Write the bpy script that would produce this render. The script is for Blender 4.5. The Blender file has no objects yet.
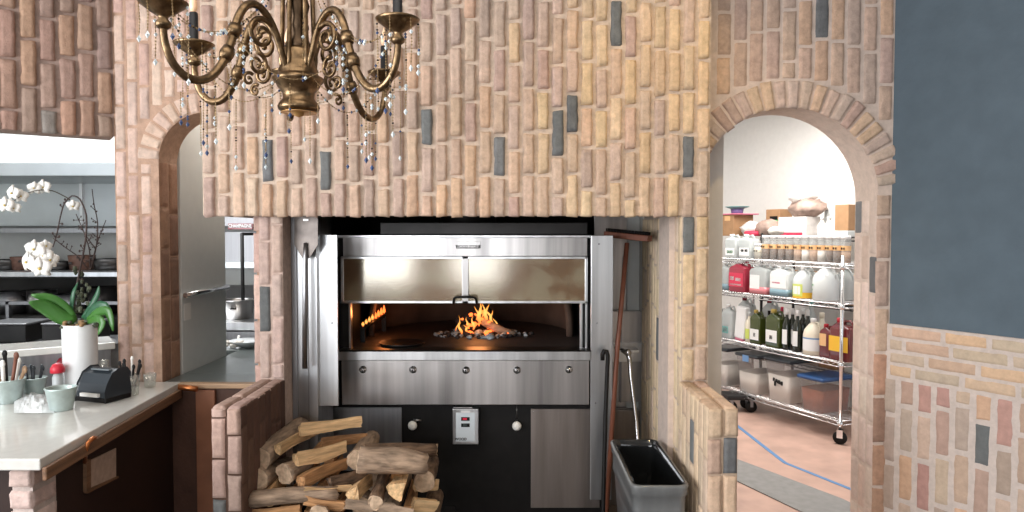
import bpy, math, random
from mathutils import Vector, Matrix, noise
R = random.Random(7)
scn = bpy.context.scene
COL = scn.collection
PI = math.pi
F = 700.0; CZ = 1.55; TH = math.atan(24/700)
CT, ST = math.cos(TH), math.sin(TH)
def V(*a): return Vector(a)
def at(x, y, Y):
    "world point at depth Y seen at pixel x,y"
    u = (x-512)/F; v = (256-y)/F
    k = Y/(CT+v*ST)
    return Vector((u*k, Y, CZ+(-ST+v*CT)*k))
def onz(x, y, z):
    u = (x-512)/F; v = (256-y)/F
    k = (z-CZ)/(-ST+v*CT)
    return Vector((u*k, (CT+v*ST)*k, z))
def zat(y, Y): return at(512, y, Y).z
def xat(x, Y, y=300): return at(x, y, Y).x

# ------------------------------------------------------------ materials
def newmat(name):
    m = bpy.data.materials.new(name); m.use_nodes = True
    nt = m.node_tree; b = nt.nodes['Principled BSDF']
    return m, nt, b
def N(nt, t, **kw):
    n = nt.nodes.new(t)
    for k, v in kw.items(): setattr(n, k, v)
    return n
def mat(name, col, rough=.5, metal=0, noise_amt=0, noise_scale=20, stretch=(1,1,1), bump=0, bump_scale=60, trans=0, ior=1.45, emit=None, estr=0, alpha=1, coat=0, spec=None):
    m, nt, b = newmat(name)
    b.inputs['Base Color'].default_value = (*col, 1)
    b.inputs['Roughness'].default_value = rough
    b.inputs['Metallic'].default_value = metal
    b.inputs['Transmission Weight'].default_value = trans
    b.inputs['IOR'].default_value = ior
    b.inputs['Alpha'].default_value = alpha
    b.inputs['Coat Weight'].default_value = coat
    if spec is not None: b.inputs['Specular IOR Level'].default_value = spec
    if emit:
        b.inputs['Emission Color'].default_value = (*emit, 1); b.inputs['Emission Strength'].default_value = estr
    if noise_amt or bump:
        tc = N(nt, 'ShaderNodeTexCoord'); mp = N(nt, 'ShaderNodeMapping')
        mp.inputs['Scale'].default_value = stretch
        nt.links.new(tc.outputs['Object'], mp.inputs[0])
    if noise_amt:
        nz = N(nt, 'ShaderNodeTexNoise'); nz.inputs['Scale'].default_value = noise_scale; nz.inputs['Detail'].default_value = 5
        nt.links.new(mp.outputs[0], nz.inputs['Vector'])
        cr = N(nt, 'ShaderNodeMapRange'); cr.inputs['From Min'].default_value = .3; cr.inputs['From Max'].default_value = .7
        cr.inputs['To Min'].default_value = 1-noise_amt; cr.inputs['To Max'].default_value = 1+noise_amt*.6
        nt.links.new(nz.outputs[0], cr.inputs[0])
        mx = N(nt, 'ShaderNodeVectorMath', operation='SCALE'); mx.inputs[0].default_value = col
        nt.links.new(cr.outputs[0], mx.inputs['Scale']); nt.links.new(mx.outputs[0], b.inputs['Base Color'])
    if bump:
        nb = N(nt, 'ShaderNodeTexNoise'); nb.inputs['Scale'].default_value = bump_scale; nb.inputs['Detail'].default_value = 6
        nt.links.new(mp.outputs[0], nb.inputs['Vector'])
        bp = N(nt, 'ShaderNodeBump'); bp.inputs['Strength'].default_value = bump; bp.inputs['Distance'].default_value = .01
        nt.links.new(nb.outputs[0], bp.inputs['Height']); nt.links.new(bp.outputs[0], b.inputs['Normal'])
    return m
def brick_mat(name, rough=.85, bump=.5, fine=.16):
    m, nt, b = newmat(name)
    at_ = N(nt, 'ShaderNodeAttribute', attribute_name='Col')
    tc = N(nt, 'ShaderNodeTexCoord')
    n1 = N(nt, 'ShaderNodeTexNoise'); n1.inputs['Scale'].default_value = 28; n1.inputs['Detail'].default_value = 7; n1.inputs['Roughness'].default_value = .7
    n2 = N(nt, 'ShaderNodeTexNoise'); n2.inputs['Scale'].default_value = 170; n2.inputs['Detail'].default_value = 4
    nt.links.new(tc.outputs['Object'], n1.inputs['Vector']); nt.links.new(tc.outputs['Object'], n2.inputs['Vector'])
    mr = N(nt, 'ShaderNodeMapRange'); mr.inputs['From Min'].default_value = .3; mr.inputs['From Max'].default_value = .7
    mr.inputs['To Min'].default_value = 1-fine; mr.inputs['To Max'].default_value = 1+fine
    nt.links.new(n1.outputs[0], mr.inputs[0])
    sc = N(nt, 'ShaderNodeVectorMath', operation='SCALE')
    nt.links.new(at_.outputs['Color'], sc.inputs[0]); nt.links.new(mr.outputs[0], sc.inputs['Scale'])
    nt.links.new(sc.outputs[0], b.inputs['Base Color'])
    ad = N(nt, 'ShaderNodeMath', operation='ADD'); ml = N(nt, 'ShaderNodeMath', operation='MULTIPLY'); ml.inputs[1].default_value = .35
    nt.links.new(n2.outputs[0], ml.inputs[0]); nt.links.new(n1.outputs[0], ad.inputs[0]); nt.links.new(ml.outputs[0], ad.inputs[1])
    bp = N(nt, 'ShaderNodeBump'); bp.inputs['Strength'].default_value = bump; bp.inputs['Distance'].default_value = .006
    nt.links.new(ad.outputs[0], bp.inputs['Height']); nt.links.new(bp.outputs[0], b.inputs['Normal'])
    b.inputs['Roughness'].default_value = rough; b.inputs['Specular IOR Level'].default_value = .3
    return m
def emis(name, col, s):
    m, nt, b = newmat(name); nt.nodes.remove(b)
    e = N(nt, 'ShaderNodeEmission'); e.inputs[0].default_value = (*col, 1); e.inputs[1].default_value = s
    nt.links.new(e.outputs[0], nt.nodes['Material Output'].inputs[0]); return m
def steel(name, col, rough, wav=(40, 40, 1.2), bump=.03, na=.12):
    "brushed sheet: fine vertical brushing; coarse wav paints streaky reflections into the colour"
    return mat(name, col, rough, 1, noise_amt=na, noise_scale=1.5, stretch=wav, bump=bump, bump_scale=1.6)

M = {}
M['brick'] = brick_mat('brick', bump=.8, fine=.22)
M['smear'] = brick_mat('lime_washed_brick', bump=.35, fine=.13)
M['white_wall'] = mat('white_wall', (.80, .79, .77), .8, noise_amt=.03)
M['cream_wall'] = mat('cream_wall', (.72, .68, .62), .8, noise_amt=.04)
M['slate'] = mat('slate_paint', (.085, .118, .145), .7, noise_amt=.10, noise_scale=9, bump=.25, bump_scale=45)
M['ceil'] = mat('ceiling_paint', (.55, .53, .50), .9)
M['room_wall'] = mat('room_wall', (.42, .38, .34), .9)
M['steel'] = steel('brushed_steel', (.52, .50, .49), .30, wav=(9, 9, .35), na=.42)  # broad colour streaks paint stretched reflections, likewise in bright and warm steel
M['steel_b'] = steel('bright_steel', (.68, .69, .70), .28, wav=(12, 12, .4), na=.25)
M['steel_d'] = steel('dull_steel', (.33, .33, .34), .38)
M['steel_w'] = steel('warm_dull_steel', (.38, .33, .30), .36, wav=(7, 7, .5), na=.4)
M['kitchen_steel'] = mat('kitchen_steel', (.50, .53, .54), .35, .85, noise_amt=.1, noise_scale=4)
M['chrome'] = mat('chrome_wire', (.75, .75, .76), .2, 1)
M['black'] = mat('black_enamel', (.008, .007, .0065), .5, noise_amt=.3, spec=.25)
M['blackm'] = mat('matt_black', (.014, .013, .013), .65, noise_amt=.3, bump=.1)
M['soot'] = mat('sooty_steel', (.030, .028, .027), .35, .6, noise_amt=.4, noise_scale=5)
M['stone'] = mat('oven_stone', (.040, .032, .029), .55, noise_amt=.35, noise_scale=7, bump=.2)
M['dome'] = mat('oven_dome', (.11, .065, .045), .8, noise_amt=.45, noise_scale=5, bump=.4, bump_scale=14)
M['brown'] = mat('dark_brown_panel', (.030, .014, .010), .5, noise_amt=.25, noise_scale=3)
M['rust'] = mat('rust_brown_paint', (.085, .038, .024), .6, noise_amt=.25, noise_scale=8, bump=.2)
M['counter'] = mat('pale_counter', (.62, .61, .57), .16, noise_amt=.05, noise_scale=30, coat=.4)
M['edgewood'] = mat('edge_wood', (.20, .105, .055), .5, noise_amt=.35, noise_scale=6, stretch=(3, .6, 14), bump=.2)
M['lightwood'] = mat('light_wood', (.42, .27, .16), .5, noise_amt=.25, noise_scale=6, stretch=(1, 6, 6))
M['redwood'] = mat('reddish_wood', (.17, .058, .032), .5, noise_amt=.3, noise_scale=8, stretch=(8, 8, .7))
M['steeltop'] = mat('steel_table', (.22, .245, .235), .3, .7, noise_amt=.1, noise_scale=6)
M['panel_white'] = mat('off_white_panel', (.56, .57, .55), .6, noise_amt=.03)
M['brass'] = mat('antique_brass', (.235, .155, .085), .32, 1, noise_amt=.6, noise_scale=45, bump=.12, bump_scale=90)
M['brass_d'] = mat('dark_bronze', (.10, .066, .042), .38, 1, noise_amt=.5, noise_scale=30)
M['gold_in'] = mat('gilded_inside', (.85, .50, .20), .35, .8)
M['beadmetal'] = mat('bead_chain', (.50, .36, .20), .4, .9)
M['crystal'] = mat('clear_crystal', (.80, .90, .93), .03, 0, spec=1.0, coat=1)
M['bluecrystal'] = mat('blue_crystal', (.06, .10, .22), .05, 0, coat=1)
M['darkbead'] = mat('dark_bead', (.03, .02, .02), .15)
M['wax'] = mat('black_candle', (.012, .012, .014), .4)
M['bulb'] = mat('candle_bulb', (.9, .6, .4), .1, emit=(1, .55, .25), estr=.15)
M['bark'] = mat('bark', (.17, .105, .065), .9, noise_amt=.7, noise_scale=9, stretch=(1.6, 6, 6), bump=1.0, bump_scale=16)
M['barkg'] = mat('grey_bark', (.34, .24, .165), .9, noise_amt=.55, noise_scale=9, stretch=(1.5, 6, 6), bump=.9, bump_scale=14)
M['wood'] = mat('split_wood', (.55, .29, .13), .75, noise_amt=.5, noise_scale=7, stretch=(1.2, 10, 10), bump=.6, bump_scale=12)
M['woodl'] = mat('pale_split_wood', (.70, .46, .24), .75, noise_amt=.4, noise_scale=7, stretch=(1.2, 10, 10), bump=.5, bump_scale=12)
M['endgrain'] = mat('end_grain', (.56, .40, .27), .8, noise_amt=.3, noise_scale=60, bump=.3)
M['char'] = mat('charred_wood', (.045, .035, .032), .9, noise_amt=.6, noise_scale=40, bump=.8)
M['ash'] = mat('ash', (.42, .44, .45), .95, noise_amt=.6, noise_scale=60, bump=.8)
M['ember'] = mat('ember', (.20, .03, .01), .9, emit=(1, .16, .03), estr=3.0)
M['ceramic'] = mat('white_ceramic', (.74, .75, .75), .22, noise_amt=.02)
M['leaf'] = mat('orchid_leaf', (.052, .17, .030), .32, noise_amt=.25, noise_scale=8, stretch=(1, 1, 1))
M['leaf_d'] = mat('dark_orchid_leaf', (.03, .115, .055), .32, noise_amt=.25)
M['petal'] = mat('white_petal', (.85, .84, .80), .55)
M['yellow'] = mat('yellow_heart', (.55, .40, .10), .6)
M['stem'] = mat('orchid_stem', (.065, .055, .035), .7)
M['twig'] = mat('dark_twig', (.060, .040, .036), .8, bump=.3)
M['moss'] = mat('moss', (.10, .115, .075), .95, noise_amt=.5, noise_scale=60, bump=1)
M['bark_chips'] = mat('bark_chips', (.30, .18, .09), .9, noise_amt=.4, noise_scale=50)
M['galv'] = mat('galvanised', (.44, .52, .50), .38, .5, noise_amt=.15, noise_scale=25)
M['plastic_bag'] = mat('clear_wrap', (.80, .82, .82), .25, alpha=.75)
M['redplastic'] = mat('red_plastic', (.55, .025, .045), .35)
M['darkred'] = mat('dark_red_glass', (.20, .015, .025), .12)
M['blackplastic'] = mat('black_plastic', (.022, .028, .034), .28)
M['greyplastic'] = mat('grey_plastic', (.12, .14, .15), .4)
M['paper'] = mat('paper', (.72, .70, .66), .85)
M['tanpaper'] = mat('tan_paper', (.46, .33, .25), .85, noise_amt=.15, noise_scale=50)
M['copper'] = mat('copper', (.60, .22, .08), .3, .9)
M['binliner'] = mat('bin_liner', (.012, .013, .014), .12, coat=.6, bump=.5, bump_scale=9)
M['binplastic'] = mat('bin_plastic', (.15, .155, .155), .28, 0, noise_amt=.2, noise_scale=4, stretch=(5, 5, 1), coat=.3)
M['whiteknob'] = mat('white_knob', (.75, .73, .68), .3)
M['lcd_red'] = mat('red_display', (.05, .0, .0), .3, emit=(1, .03, .08), estr=.5)
M['lcd'] = mat('dark_display', (.03, .05, .05), .3)
M['ctrl'] = mat('controller_face', (.62, .68, .72), .5)
M['peel_metal'] = mat('worn_peel_metal', (.20, .175, .16), .5, .9, noise_amt=.4, noise_scale=12)
M['peel_shaft'] = mat('peel_shaft', (.36, .36, .37), .35, 1)
M['warm_shading'] = mat('painted_warm_shading', (.26, .105, .055), .6, noise_amt=.25, noise_scale=8)  # orange-brown that stands for shading below the left arch
M['floor_tile'] = mat('dark_floor', (.10, .075, .06), .45, noise_amt=.2, noise_scale=4)
M['store_floor'] = mat('pink_concrete_floor', (.50, .33, .27), .42, noise_amt=.2, noise_scale=5)
M['mat_grey'] = mat('grey_floor_mat', (.23, .225, .22), .8, noise_amt=.12)
M['bluetape'] = mat('blue_tape', (.10, .22, .42), .6)
M['cardboard'] = mat('cardboard', (.38, .22, .115), .85, noise_amt=.1)
M['orange'] = mat('orange_label', (.74, .45, .22), .6)
M['yellowl'] = mat('yellow_label', (.80, .47, .04), .55)
M['redl'] = mat('red_label', (.62, .04, .09), .5)
M['white'] = mat('white_label', (.80, .80, .80), .5)
M['green'] = mat('glowing_green_sticker', (.02, .40, .16), .4, emit=(.05, .9, .4), estr=.25)  # carton sticker colour, given a faint glow of its own
M['greenl'] = mat('green_label', (.10, .32, .14), .5)
M['lime'] = mat('lime_label', (.60, .68, .15), .5)
M['bluel'] = mat('blue_label', (.14, .28, .52), .5)
M['pinkliq'] = mat('pink_jug', (.62, .20, .22), .25, coat=.3)
M['redjug'] = mat('red_jug', (.32, .025, .05), .22, coat=.3)
M['winered'] = mat('deep_red_juice', (.12, .010, .012), .15, coat=.5)
M['clearish'] = mat('milky_plastic', (.54, .58, .58), .25, alpha=.7)
M['hdpe'] = mat('white_jug_plastic', (.62, .65, .65), .35)
M['bluebase'] = mat('blue_grey_liquid', (.18, .28, .33), .2)
M['clearjar'] = mat('clear_jar', (.55, .57, .56), .12, alpha=.3)
M['olive'] = mat('olive_glass', (.045, .060, .010), .10, coat=.5)
M['wine'] = mat('dark_wine_glass', (.012, .016, .010), .08, coat=.5)
M['cream'] = mat('cream_plastic', (.72, .66, .54), .4)
M['tub'] = mat('clear_tub', (.58, .58, .58), .2, alpha=.28)
M['flour'] = mat('flour', (.78, .72, .66), .9)
M['cocoa'] = mat('brown_powder', (.30, .085, .045), .9, noise_amt=.2)
M['lid'] = mat('black_lid', (.02, .024, .03), .35)
M['lidblue'] = mat('blue_lid', (.02, .07, .20), .35)
M['spice'] = mat('spice', (.17, .10, .07), .9, noise_amt=.4)
M['spicet'] = mat('tan_spice', (.52, .32, .20), .9, noise_amt=.3)
M['pink'] = mat('pink_tray', (.68, .20, .30), .5)
M['violet'] = mat('violet_tub', (.22, .16, .38), .4)
M['teal'] = mat('teal_lid', (.14, .36, .34), .4)
M['bagtan'] = mat('brown_bag', (.42, .30, .25), .6, noise_amt=.4, noise_scale=14, bump=.8, bump_scale=16)
M['bagwhite'] = mat('white_bag', (.78, .74, .71), .5, noise_amt=.15, noise_scale=14, bump=.6, bump_scale=16)
M['dough'] = mat('pale_cloth', (.70, .66, .60), .8)

def mk_glass(name, tint, painted_sheen, dfac, gfac, rough):
    m, nt, b = newmat(name); nt.nodes.remove(b)
    tr = N(nt, 'ShaderNodeBsdfTransparent'); tr.inputs[0].default_value = (*tint, 1)
    gl = N(nt, 'ShaderNodeBsdfGlossy'); gl.inputs['Roughness'].default_value = rough; gl.inputs[0].default_value = (.9, .85, .75, 1)
    df = N(nt, 'ShaderNodeBsdfDiffuse')
    tc = N(nt, 'ShaderNodeTexCoord'); nz = N(nt, 'ShaderNodeTexNoise'); nz.inputs['Scale'].default_value = 7; nz.inputs['Detail'].default_value = 4
    nt.links.new(tc.outputs['Object'], nz.inputs['Vector'])
    cr = N(nt, 'ShaderNodeValToRGB'); cr.color_ramp.elements[0].color = (*painted_sheen[0], 1); cr.color_ramp.elements[1].color = (*painted_sheen[1], 1)
    cr.color_ramp.elements[0].position = .46; cr.color_ramp.elements[1].position = .58
    nt.links.new(nz.outputs[0], cr.inputs[0]); nt.links.new(cr.outputs[0], df.inputs[0])
    m1 = N(nt, 'ShaderNodeMixShader'); m1.inputs[0].default_value = gfac
    m2 = N(nt, 'ShaderNodeMixShader'); m2.inputs[0].default_value = dfac
    nt.links.new(tr.outputs[0], m1.inputs[1]); nt.links.new(gl.outputs[0], m1.inputs[2])
    nt.links.new(m1.outputs[0], m2.inputs[1]); nt.links.new(df.outputs[0], m2.inputs[2])
    nt.links.new(m2.outputs[0], nt.nodes['Material Output'].inputs[0]); return m
M['ovenglass'] = mk_glass('tinted_glass_painted_sheen', (.75, .66, .5), ((.24, .13, .06), (.42, .35, .23)), .40, .30, .12)  # beige and brown diffuse layer paints reflections and lit interior into the panes
M['tumbler'] = mk_glass('tumbler_glass', (.93, .96, .96), ((.6, .62, .62), (.7, .7, .7)), .12, .22, .03)
M['winglass'] = mk_glass('window_glass', (.97, .98, .98), ((.7, .7, .7), (.7, .7, .7)), .0, .04, .0)
def flame_mat():
    m, nt, b = newmat('flame'); nt.nodes.remove(b)
    tc = N(nt, 'ShaderNodeTexCoord'); sp = N(nt, 'ShaderNodeSeparateXYZ'); nt.links.new(tc.outputs['Generated'], sp.inputs[0])
    cr = N(nt, 'ShaderNodeValToRGB'); e0, e1 = cr.color_ramp.elements
    e0.color = (1, .20, .04, 1); e1.color = (1, .30, .04, 1); e = cr.color_ramp.elements.new(.5); e.color = (1, .50, .12, 1)
    nt.links.new(sp.outputs['Z'], cr.inputs[0])
    em = N(nt, 'ShaderNodeEmission'); em.inputs[1].default_value = 1.7; nt.links.new(cr.outputs[0], em.inputs[0])
    tr = N(nt, 'ShaderNodeBsdfTransparent'); lw = N(nt, 'ShaderNodeLayerWeight'); lw.inputs[0].default_value = .45
    mr = N(nt, 'ShaderNodeMapRange'); mr.inputs['To Min'].default_value = .15; mr.inputs['To Max'].default_value = .9; nt.links.new(lw.outputs['Facing'], mr.inputs[0])
    mx = N(nt, 'ShaderNodeMixShader'); nt.links.new(mr.outputs[0], mx.inputs[0]); nt.links.new(em.outputs[0], mx.inputs[1]); nt.links.new(tr.outputs[0], mx.inputs[2])
    nt.links.new(mx.outputs[0], nt.nodes['Material Output'].inputs[0]); return m
M['flame'] = flame_mat()

# ------------------------------------------------------------ mesh builder
class MB:
    def __init__(s): s.v = []; s.f = []; s.m = []; s.sm = []; s.c = []; s.slots = []; s.X = Matrix.Identity(4)
    def slot(s, k):
        if k not in s.slots: s.slots.append(k)
        return s.slots.index(k)
    def vert(s, p, c=(1, 1, 1)):
        s.v.append(tuple(s.X @ Vector(p))); s.c.append(c); return len(s.v)-1
    def face(s, idx, k, sm=False): s.f.append(tuple(idx)); s.m.append(s.slot(k)); s.sm.append(sm)
    def quad(s, a, b, c, d, k, col=(1, 1, 1)): s.face([s.vert(p, col) for p in (a, b, c, d)], k)
    def box(s, a, b, k, col=(1, 1, 1)):
        x0, x1 = sorted((a[0], b[0])); y0, y1 = sorted((a[1], b[1])); z0, z1 = sorted((a[2], b[2]))
        i = [s.vert(p, col) for p in ((x0, y0, z0), (x1, y0, z0), (x1, y1, z0), (x0, y1, z0), (x0, y0, z1), (x1, y0, z1), (x1, y1, z1), (x0, y1, z1))]
        for q in ((3, 2, 1, 0), (4, 5, 6, 7), (0, 1, 5, 4), (1, 2, 6, 5), (2, 3, 7, 6), (3, 0, 4, 7)): s.face([i[j] for j in q], k)
        return s
    def prism(s, poly, z0, z1, k, col=(1, 1, 1)):
        "poly: list of xy, CCW"
        lo = [s.vert((p[0], p[1], z0), col) for p in poly]; hi = [s.vert((p[0], p[1], z1), col) for p in poly]; n = len(poly)
        s.face(lo[::-1], k); s.face(hi, k)
        for i in range(n): s.face([lo[i], lo[(i+1) % n], hi[(i+1) % n], hi[i]], k)
        return s
    def lathe(s, prof, c, k, seg=20, col=(1, 1, 1), sx=1, sy=1, cap=True):
        rings = []
        for r, z in prof:
            rings.append([s.vert((c[0]+r*sx*math.cos(2*PI*i/seg), c[1]+r*sy*math.sin(2*PI*i/seg), c[2]+z), col) for i in range(seg)])
        for a, b in zip(rings, rings[1:]):
            for i in range(seg): s.face([a[i], a[(i+1) % seg], b[(i+1) % seg], b[i]], k, True)
        if cap:
            s.face(rings[0][::-1], k); s.face(rings[-1], k)
        return s
    def tube(s, pts, r, k, seg=8, cap=True, col=(1, 1, 1)):
        pts = [Vector(p) for p in pts]; n = len(pts)
        rs = r if isinstance(r, (list, tuple)) else [r]*n
        up = None; rings = []
        for i, p in enumerate(pts):
            t = (pts[min(i+1, n-1)]-pts[max(i-1, 0)])
            if t.length < 1e-9: t = Vector((0, 0, 1))
            t.normalize()
            if up is None:
                up = t.orthogonal().normalized()
            up = (up - t*up.dot(t))
            up = up.normalized() if up.length > 1e-6 else t.orthogonal().normalized()
            w = t.cross(up)
            rings.append([s.vert(p+(up*math.cos(2*PI*j/seg)+w*math.sin(2*PI*j/seg))*rs[i], col) for j in range(seg)])
        for a, b in zip(rings, rings[1:]):
            for j in range(seg): s.face([a[j], a[(j+1) % seg], b[(j+1) % seg], b[j]], k, True)
        if cap: s.face(rings[0][::-1], k); s.face(rings[-1], k)
        return s
    def ball(s, c, r, k, seg=8, sq=(1, 1, 1), jit=0):
        prof = []
        n = max(4, seg//2)
        rows = []
        for i in range(1, n):
            a = PI*i/n; row = []
            for j in range(seg):
                b = 2*PI*j/seg; q = 1+(R.uniform(-jit, jit) if jit else 0)
                row.append(s.vert((c[0]+r*q*sq[0]*math.sin(a)*math.cos(b), c[1]+r*q*sq[1]*math.sin(a)*math.sin(b), c[2]-r*q*sq[2]*math.cos(a))))
            rows.append(row)
        b0 = s.vert((c[0], c[1], c[2]-r*sq[2])); t0 = s.vert((c[0], c[1], c[2]+r*sq[2]))
        for j in range(seg):
            s.face([b0, rows[0][(j+1) % seg], rows[0][j]], k, True); s.face([t0, rows[-1][j], rows[-1][(j+1) % seg]], k, True)
        for a, b in zip(rows, rows[1:]):
            for j in range(seg): s.face([a[j], a[(j+1) % seg], b[(j+1) % seg], b[j]], k, True)
        return s
    def octa(s, c, r, k, h=1.0):
        i = [s.vert((c[0]+dx*r, c[1]+dy*r, c[2]+dz*r*h)) for dx, dy, dz in ((1, 0, 0), (0, 1, 0), (-1, 0, 0), (0, -1, 0), (0, 0, 1), (0, 0, -1))]
        for a, b in ((0, 1), (1, 2), (2, 3), (3, 0)):
            s.face([i[a], i[b], i[4]], k); s.face([i[b], i[a], i[5]], k)
        return s
    def build(s, name, parent=None, bev=0, loc=None, cols=False, solid=0, sub=0):
        "vertices are given in world space; with loc they are re-based to that origin"
        me = bpy.data.meshes.new(name)
        vs = s.v
        if loc is not None: vs = [(p[0]-loc[0], p[1]-loc[1], p[2]-loc[2]) for p in vs]
        elif parent is not None:
            o_ = parent.get('_o', None)
            if o_ is not None: vs = [(p[0]-o_[0], p[1]-o_[1], p[2]-o_[2]) for p in vs]
        me.from_pydata(vs, [], s.f)
        for k in s.slots: me.materials.append(M[k])
        me.polygons.foreach_set('material_index', s.m); me.polygons.foreach_set('use_smooth', s.sm)
        if cols:
            a = me.color_attributes.new('Col', 'FLOAT_COLOR', 'POINT')
            fl = []
            for c in s.c: fl += [c[0], c[1], c[2], 1]
            a.data.foreach_set('color', fl)
        me.update()
        o = bpy.data.objects.new(name, me); COL.objects.link(o)
        if loc is not None and parent is None: o.location = loc
        if parent is not None: o.parent = parent
        if bev:
            b = o.modifiers.new('b', 'BEVEL'); b.width = bev; b.segments = 2; b.limit_method = 'ANGLE'; b.angle_limit = math.radians(40); b.harden_normals = False
        if solid: q = o.modifiers.new('s', 'SOLIDIFY'); q.thickness = solid
        if sub: q = o.modifiers.new('u', 'SUBSURF'); q.levels = sub; q.render_levels = sub
        return o
def tag(o, label, cat, group=None, kind=None):
    o['label'] = label; o['category'] = cat
    if group: o['group'] = group
    if kind: o['kind'] = kind
    return o
def thing(name, label, cat, loc, group=None, rz=0):
    "Empty; children give their vertices relative to it in its own frame when built with build_in"
    o = bpy.data.objects.new(name, None); COL.objects.link(o); o.location = loc; o.rotation_euler = (0, 0, rz)
    o.empty_display_size = .05
    return tag(o, label, cat, group)
def wthing(name, label, cat, loc, group=None):
    "Empty whose parts are described in world coordinates"
    o = thing(name, label, cat, loc, group); WO[o.name] = Vector(loc); return o
WO = {}
def wpart(mb, name, parent, **kw):
    "part in world coordinates below a world-described thing or part"
    root = parent
    while root.parent: root = root.parent
    L = WO.get(root.name, Vector((0, 0, 0)))
    mb.v = [(p[0]-L[0], p[1]-L[1], p[2]-L[2]) for p in mb.v]
    return mb.build(name, parent, **kw)
def struct(o): o['kind'] = 'structure'; return o
def text(body, size, k, parent, loc, rot=(PI/2, 0, 0), name='lettering', ext=.0006, align='CENTER', sx=1):
    c = bpy.data.curves.new(name, 'FONT'); c.body = body; c.size = size; c.extrude = ext; c.offset = size*.035; c.align_x = align; c.align_y = 'CENTER'
    c.materials.append(M[k]); t_ = bpy.data.objects.new(name+'_curve', c); COL.objects.link(t_)
    me = bpy.data.meshes.new_from_object(t_.evaluated_get(bpy.context.evaluated_depsgraph_get())); bpy.data.objects.remove(t_)
    o = bpy.data.objects.new(name, me); COL.objects.link(o); o.parent = parent
    o.location = loc; o.rotation_euler = rot; o.scale = (sx, 1, 1); return o
def copy_thing(o):
    c = o.copy(); COL.objects.link(c)
    for ch in o.children:
        d = ch.copy(); COL.objects.link(d); d.parent = c
        for g in ch.children:
            e = g.copy(); COL.objects.link(e); e.parent = d
    return c

# ------------------------------------------------------------ bricks
AS = [0, .12, .32, .68, .88, 1]; BS = [0, .035, .15, .3, .45, .6, .75, .88, .965, 1]
def patch(mb, f, Nn, prot, col, k='brick', AS_=AS, BS_=BS, amp=.0035):
    sd = Vector((R.uniform(0, 50), R.uniform(0, 50), R.uniform(0, 50)))
    tilt = R.uniform(-.12, .12); tb = R.uniform(-.12, .12); pr = prot*R.uniform(.75, 1.2)
    g = []
    for i, b in enumerate(BS_):
        row = []
        for j, a in enumerate(AS_):
            p = f(a, b)
            edge = (j in (0, len(AS_)-1)) or (i in (0, len(BS_)-1))
            w = noise.noise_vector(p*22+sd)*amp*(1.0 if edge else .4)
            h = -0.002 if edge else pr*(1+tilt*(a-.5)*2+tb*(b-.5)*2) + noise.noise(p*30+sd)*amp*.8*min(1, prot/.01)
            row.append(mb.vert(p+w+Nn*(h-w.dot(Nn)), col))
        g.append(row)
    for i in range(len(BS_)-1):
        for j in range(len(AS_)-1):
            mb.face([g[i][j], g[i][j+1], g[i+1][j+1], g[i+1][j]], k, True)
PAL = [(.52, .37, .28), (.58, .41, .30), (.49, .36, .28), (.55, .40, .31), (.46, .32, .26), (.58, .39, .27), (.51, .38, .31), (.45, .33, .27), (.58, .43, .33)]
PAL_Y = [(.60, .43, .27), (.64, .46, .29), (.58, .42, .28), (.54, .40, .30), (.64, .47, .31)]
PAL_P = [(.36, .23, .18), (.40, .26, .19), (.33, .23, .185), (.43, .27, .19), (.37, .25, .20), (.31, .22, .185)]
PAL_L = [(.46, .33, .25), (.42, .29, .23), (.54, .36, .24), (.42, .33, .27), (.50, .38, .29), (.44, .26, .22), (.40, .31, .25)]
DARK = (.15, .155, .155)
def shade(c, j=.06):
    q = 1+R.uniform(-j, j); return tuple(max(0, x*q*(1+R.uniform(-.02, .02))) for x in c)
def bricks(mb, O, U, Vv, u0, u1, v0, v1, pitch, blen, pal, cut=None, dark=(), prot=.013, gap=.010, seed=1, palfn=None, first=None, k='brick', jit=.2, amp=.0035):
    "columns of bricks standing on end; U across a column, Vv along the bricks, normal U x V"
    global R
    Rold = R; R = random.Random(seed)
    U = Vector(U); Vv = Vector(Vv); Nn = U.cross(Vv).normalized(); O = Vector(O)
    n = max(1, round((u1-u0)/pitch)); pt = (u1-u0)/n
    for i in range(n):
        ua = u0+i*pt+gap*.5; ub = u0+(i+1)*pt-gap*.5; uc = (ua+ub)/2
        iv = cut(ua, ub) if cut else [(v0, v1)]
        for lo, hi in iv:
            v = lo; firstb = True
            while v < hi-.004:
                L = blen*(1+R.uniform(-jit, jit)*.6)
                if firstb: L *= R.choice([.35, .5, .7, .9, 1.0]) if first is None else first
                firstb = False
                e = min(v+L, hi)
                if hi-e < blen*.2: e = hi
                va, vb = v+gap*.45, e-gap*.45
                if vb-va > .012:
                    c = shade(R.choice(palfn(uc, (va+vb)/2) if palfn else pal))
                    for (du, dv) in dark:
                        if ua-gap*.5 <= du < ub+gap*.5 and va-gap*.5 <= dv < vb+gap*.5: c = shade(DARK, .2)
                    du0 = R.uniform(-.0015, .0015)
                    patch(mb, lambda a, b: O+U*(ua+du0+(ub-ua)*a)+Vv*(va+(vb-va)*b), Nn, prot, c, k, amp=amp)
                v = e
    R = Rold
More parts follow.
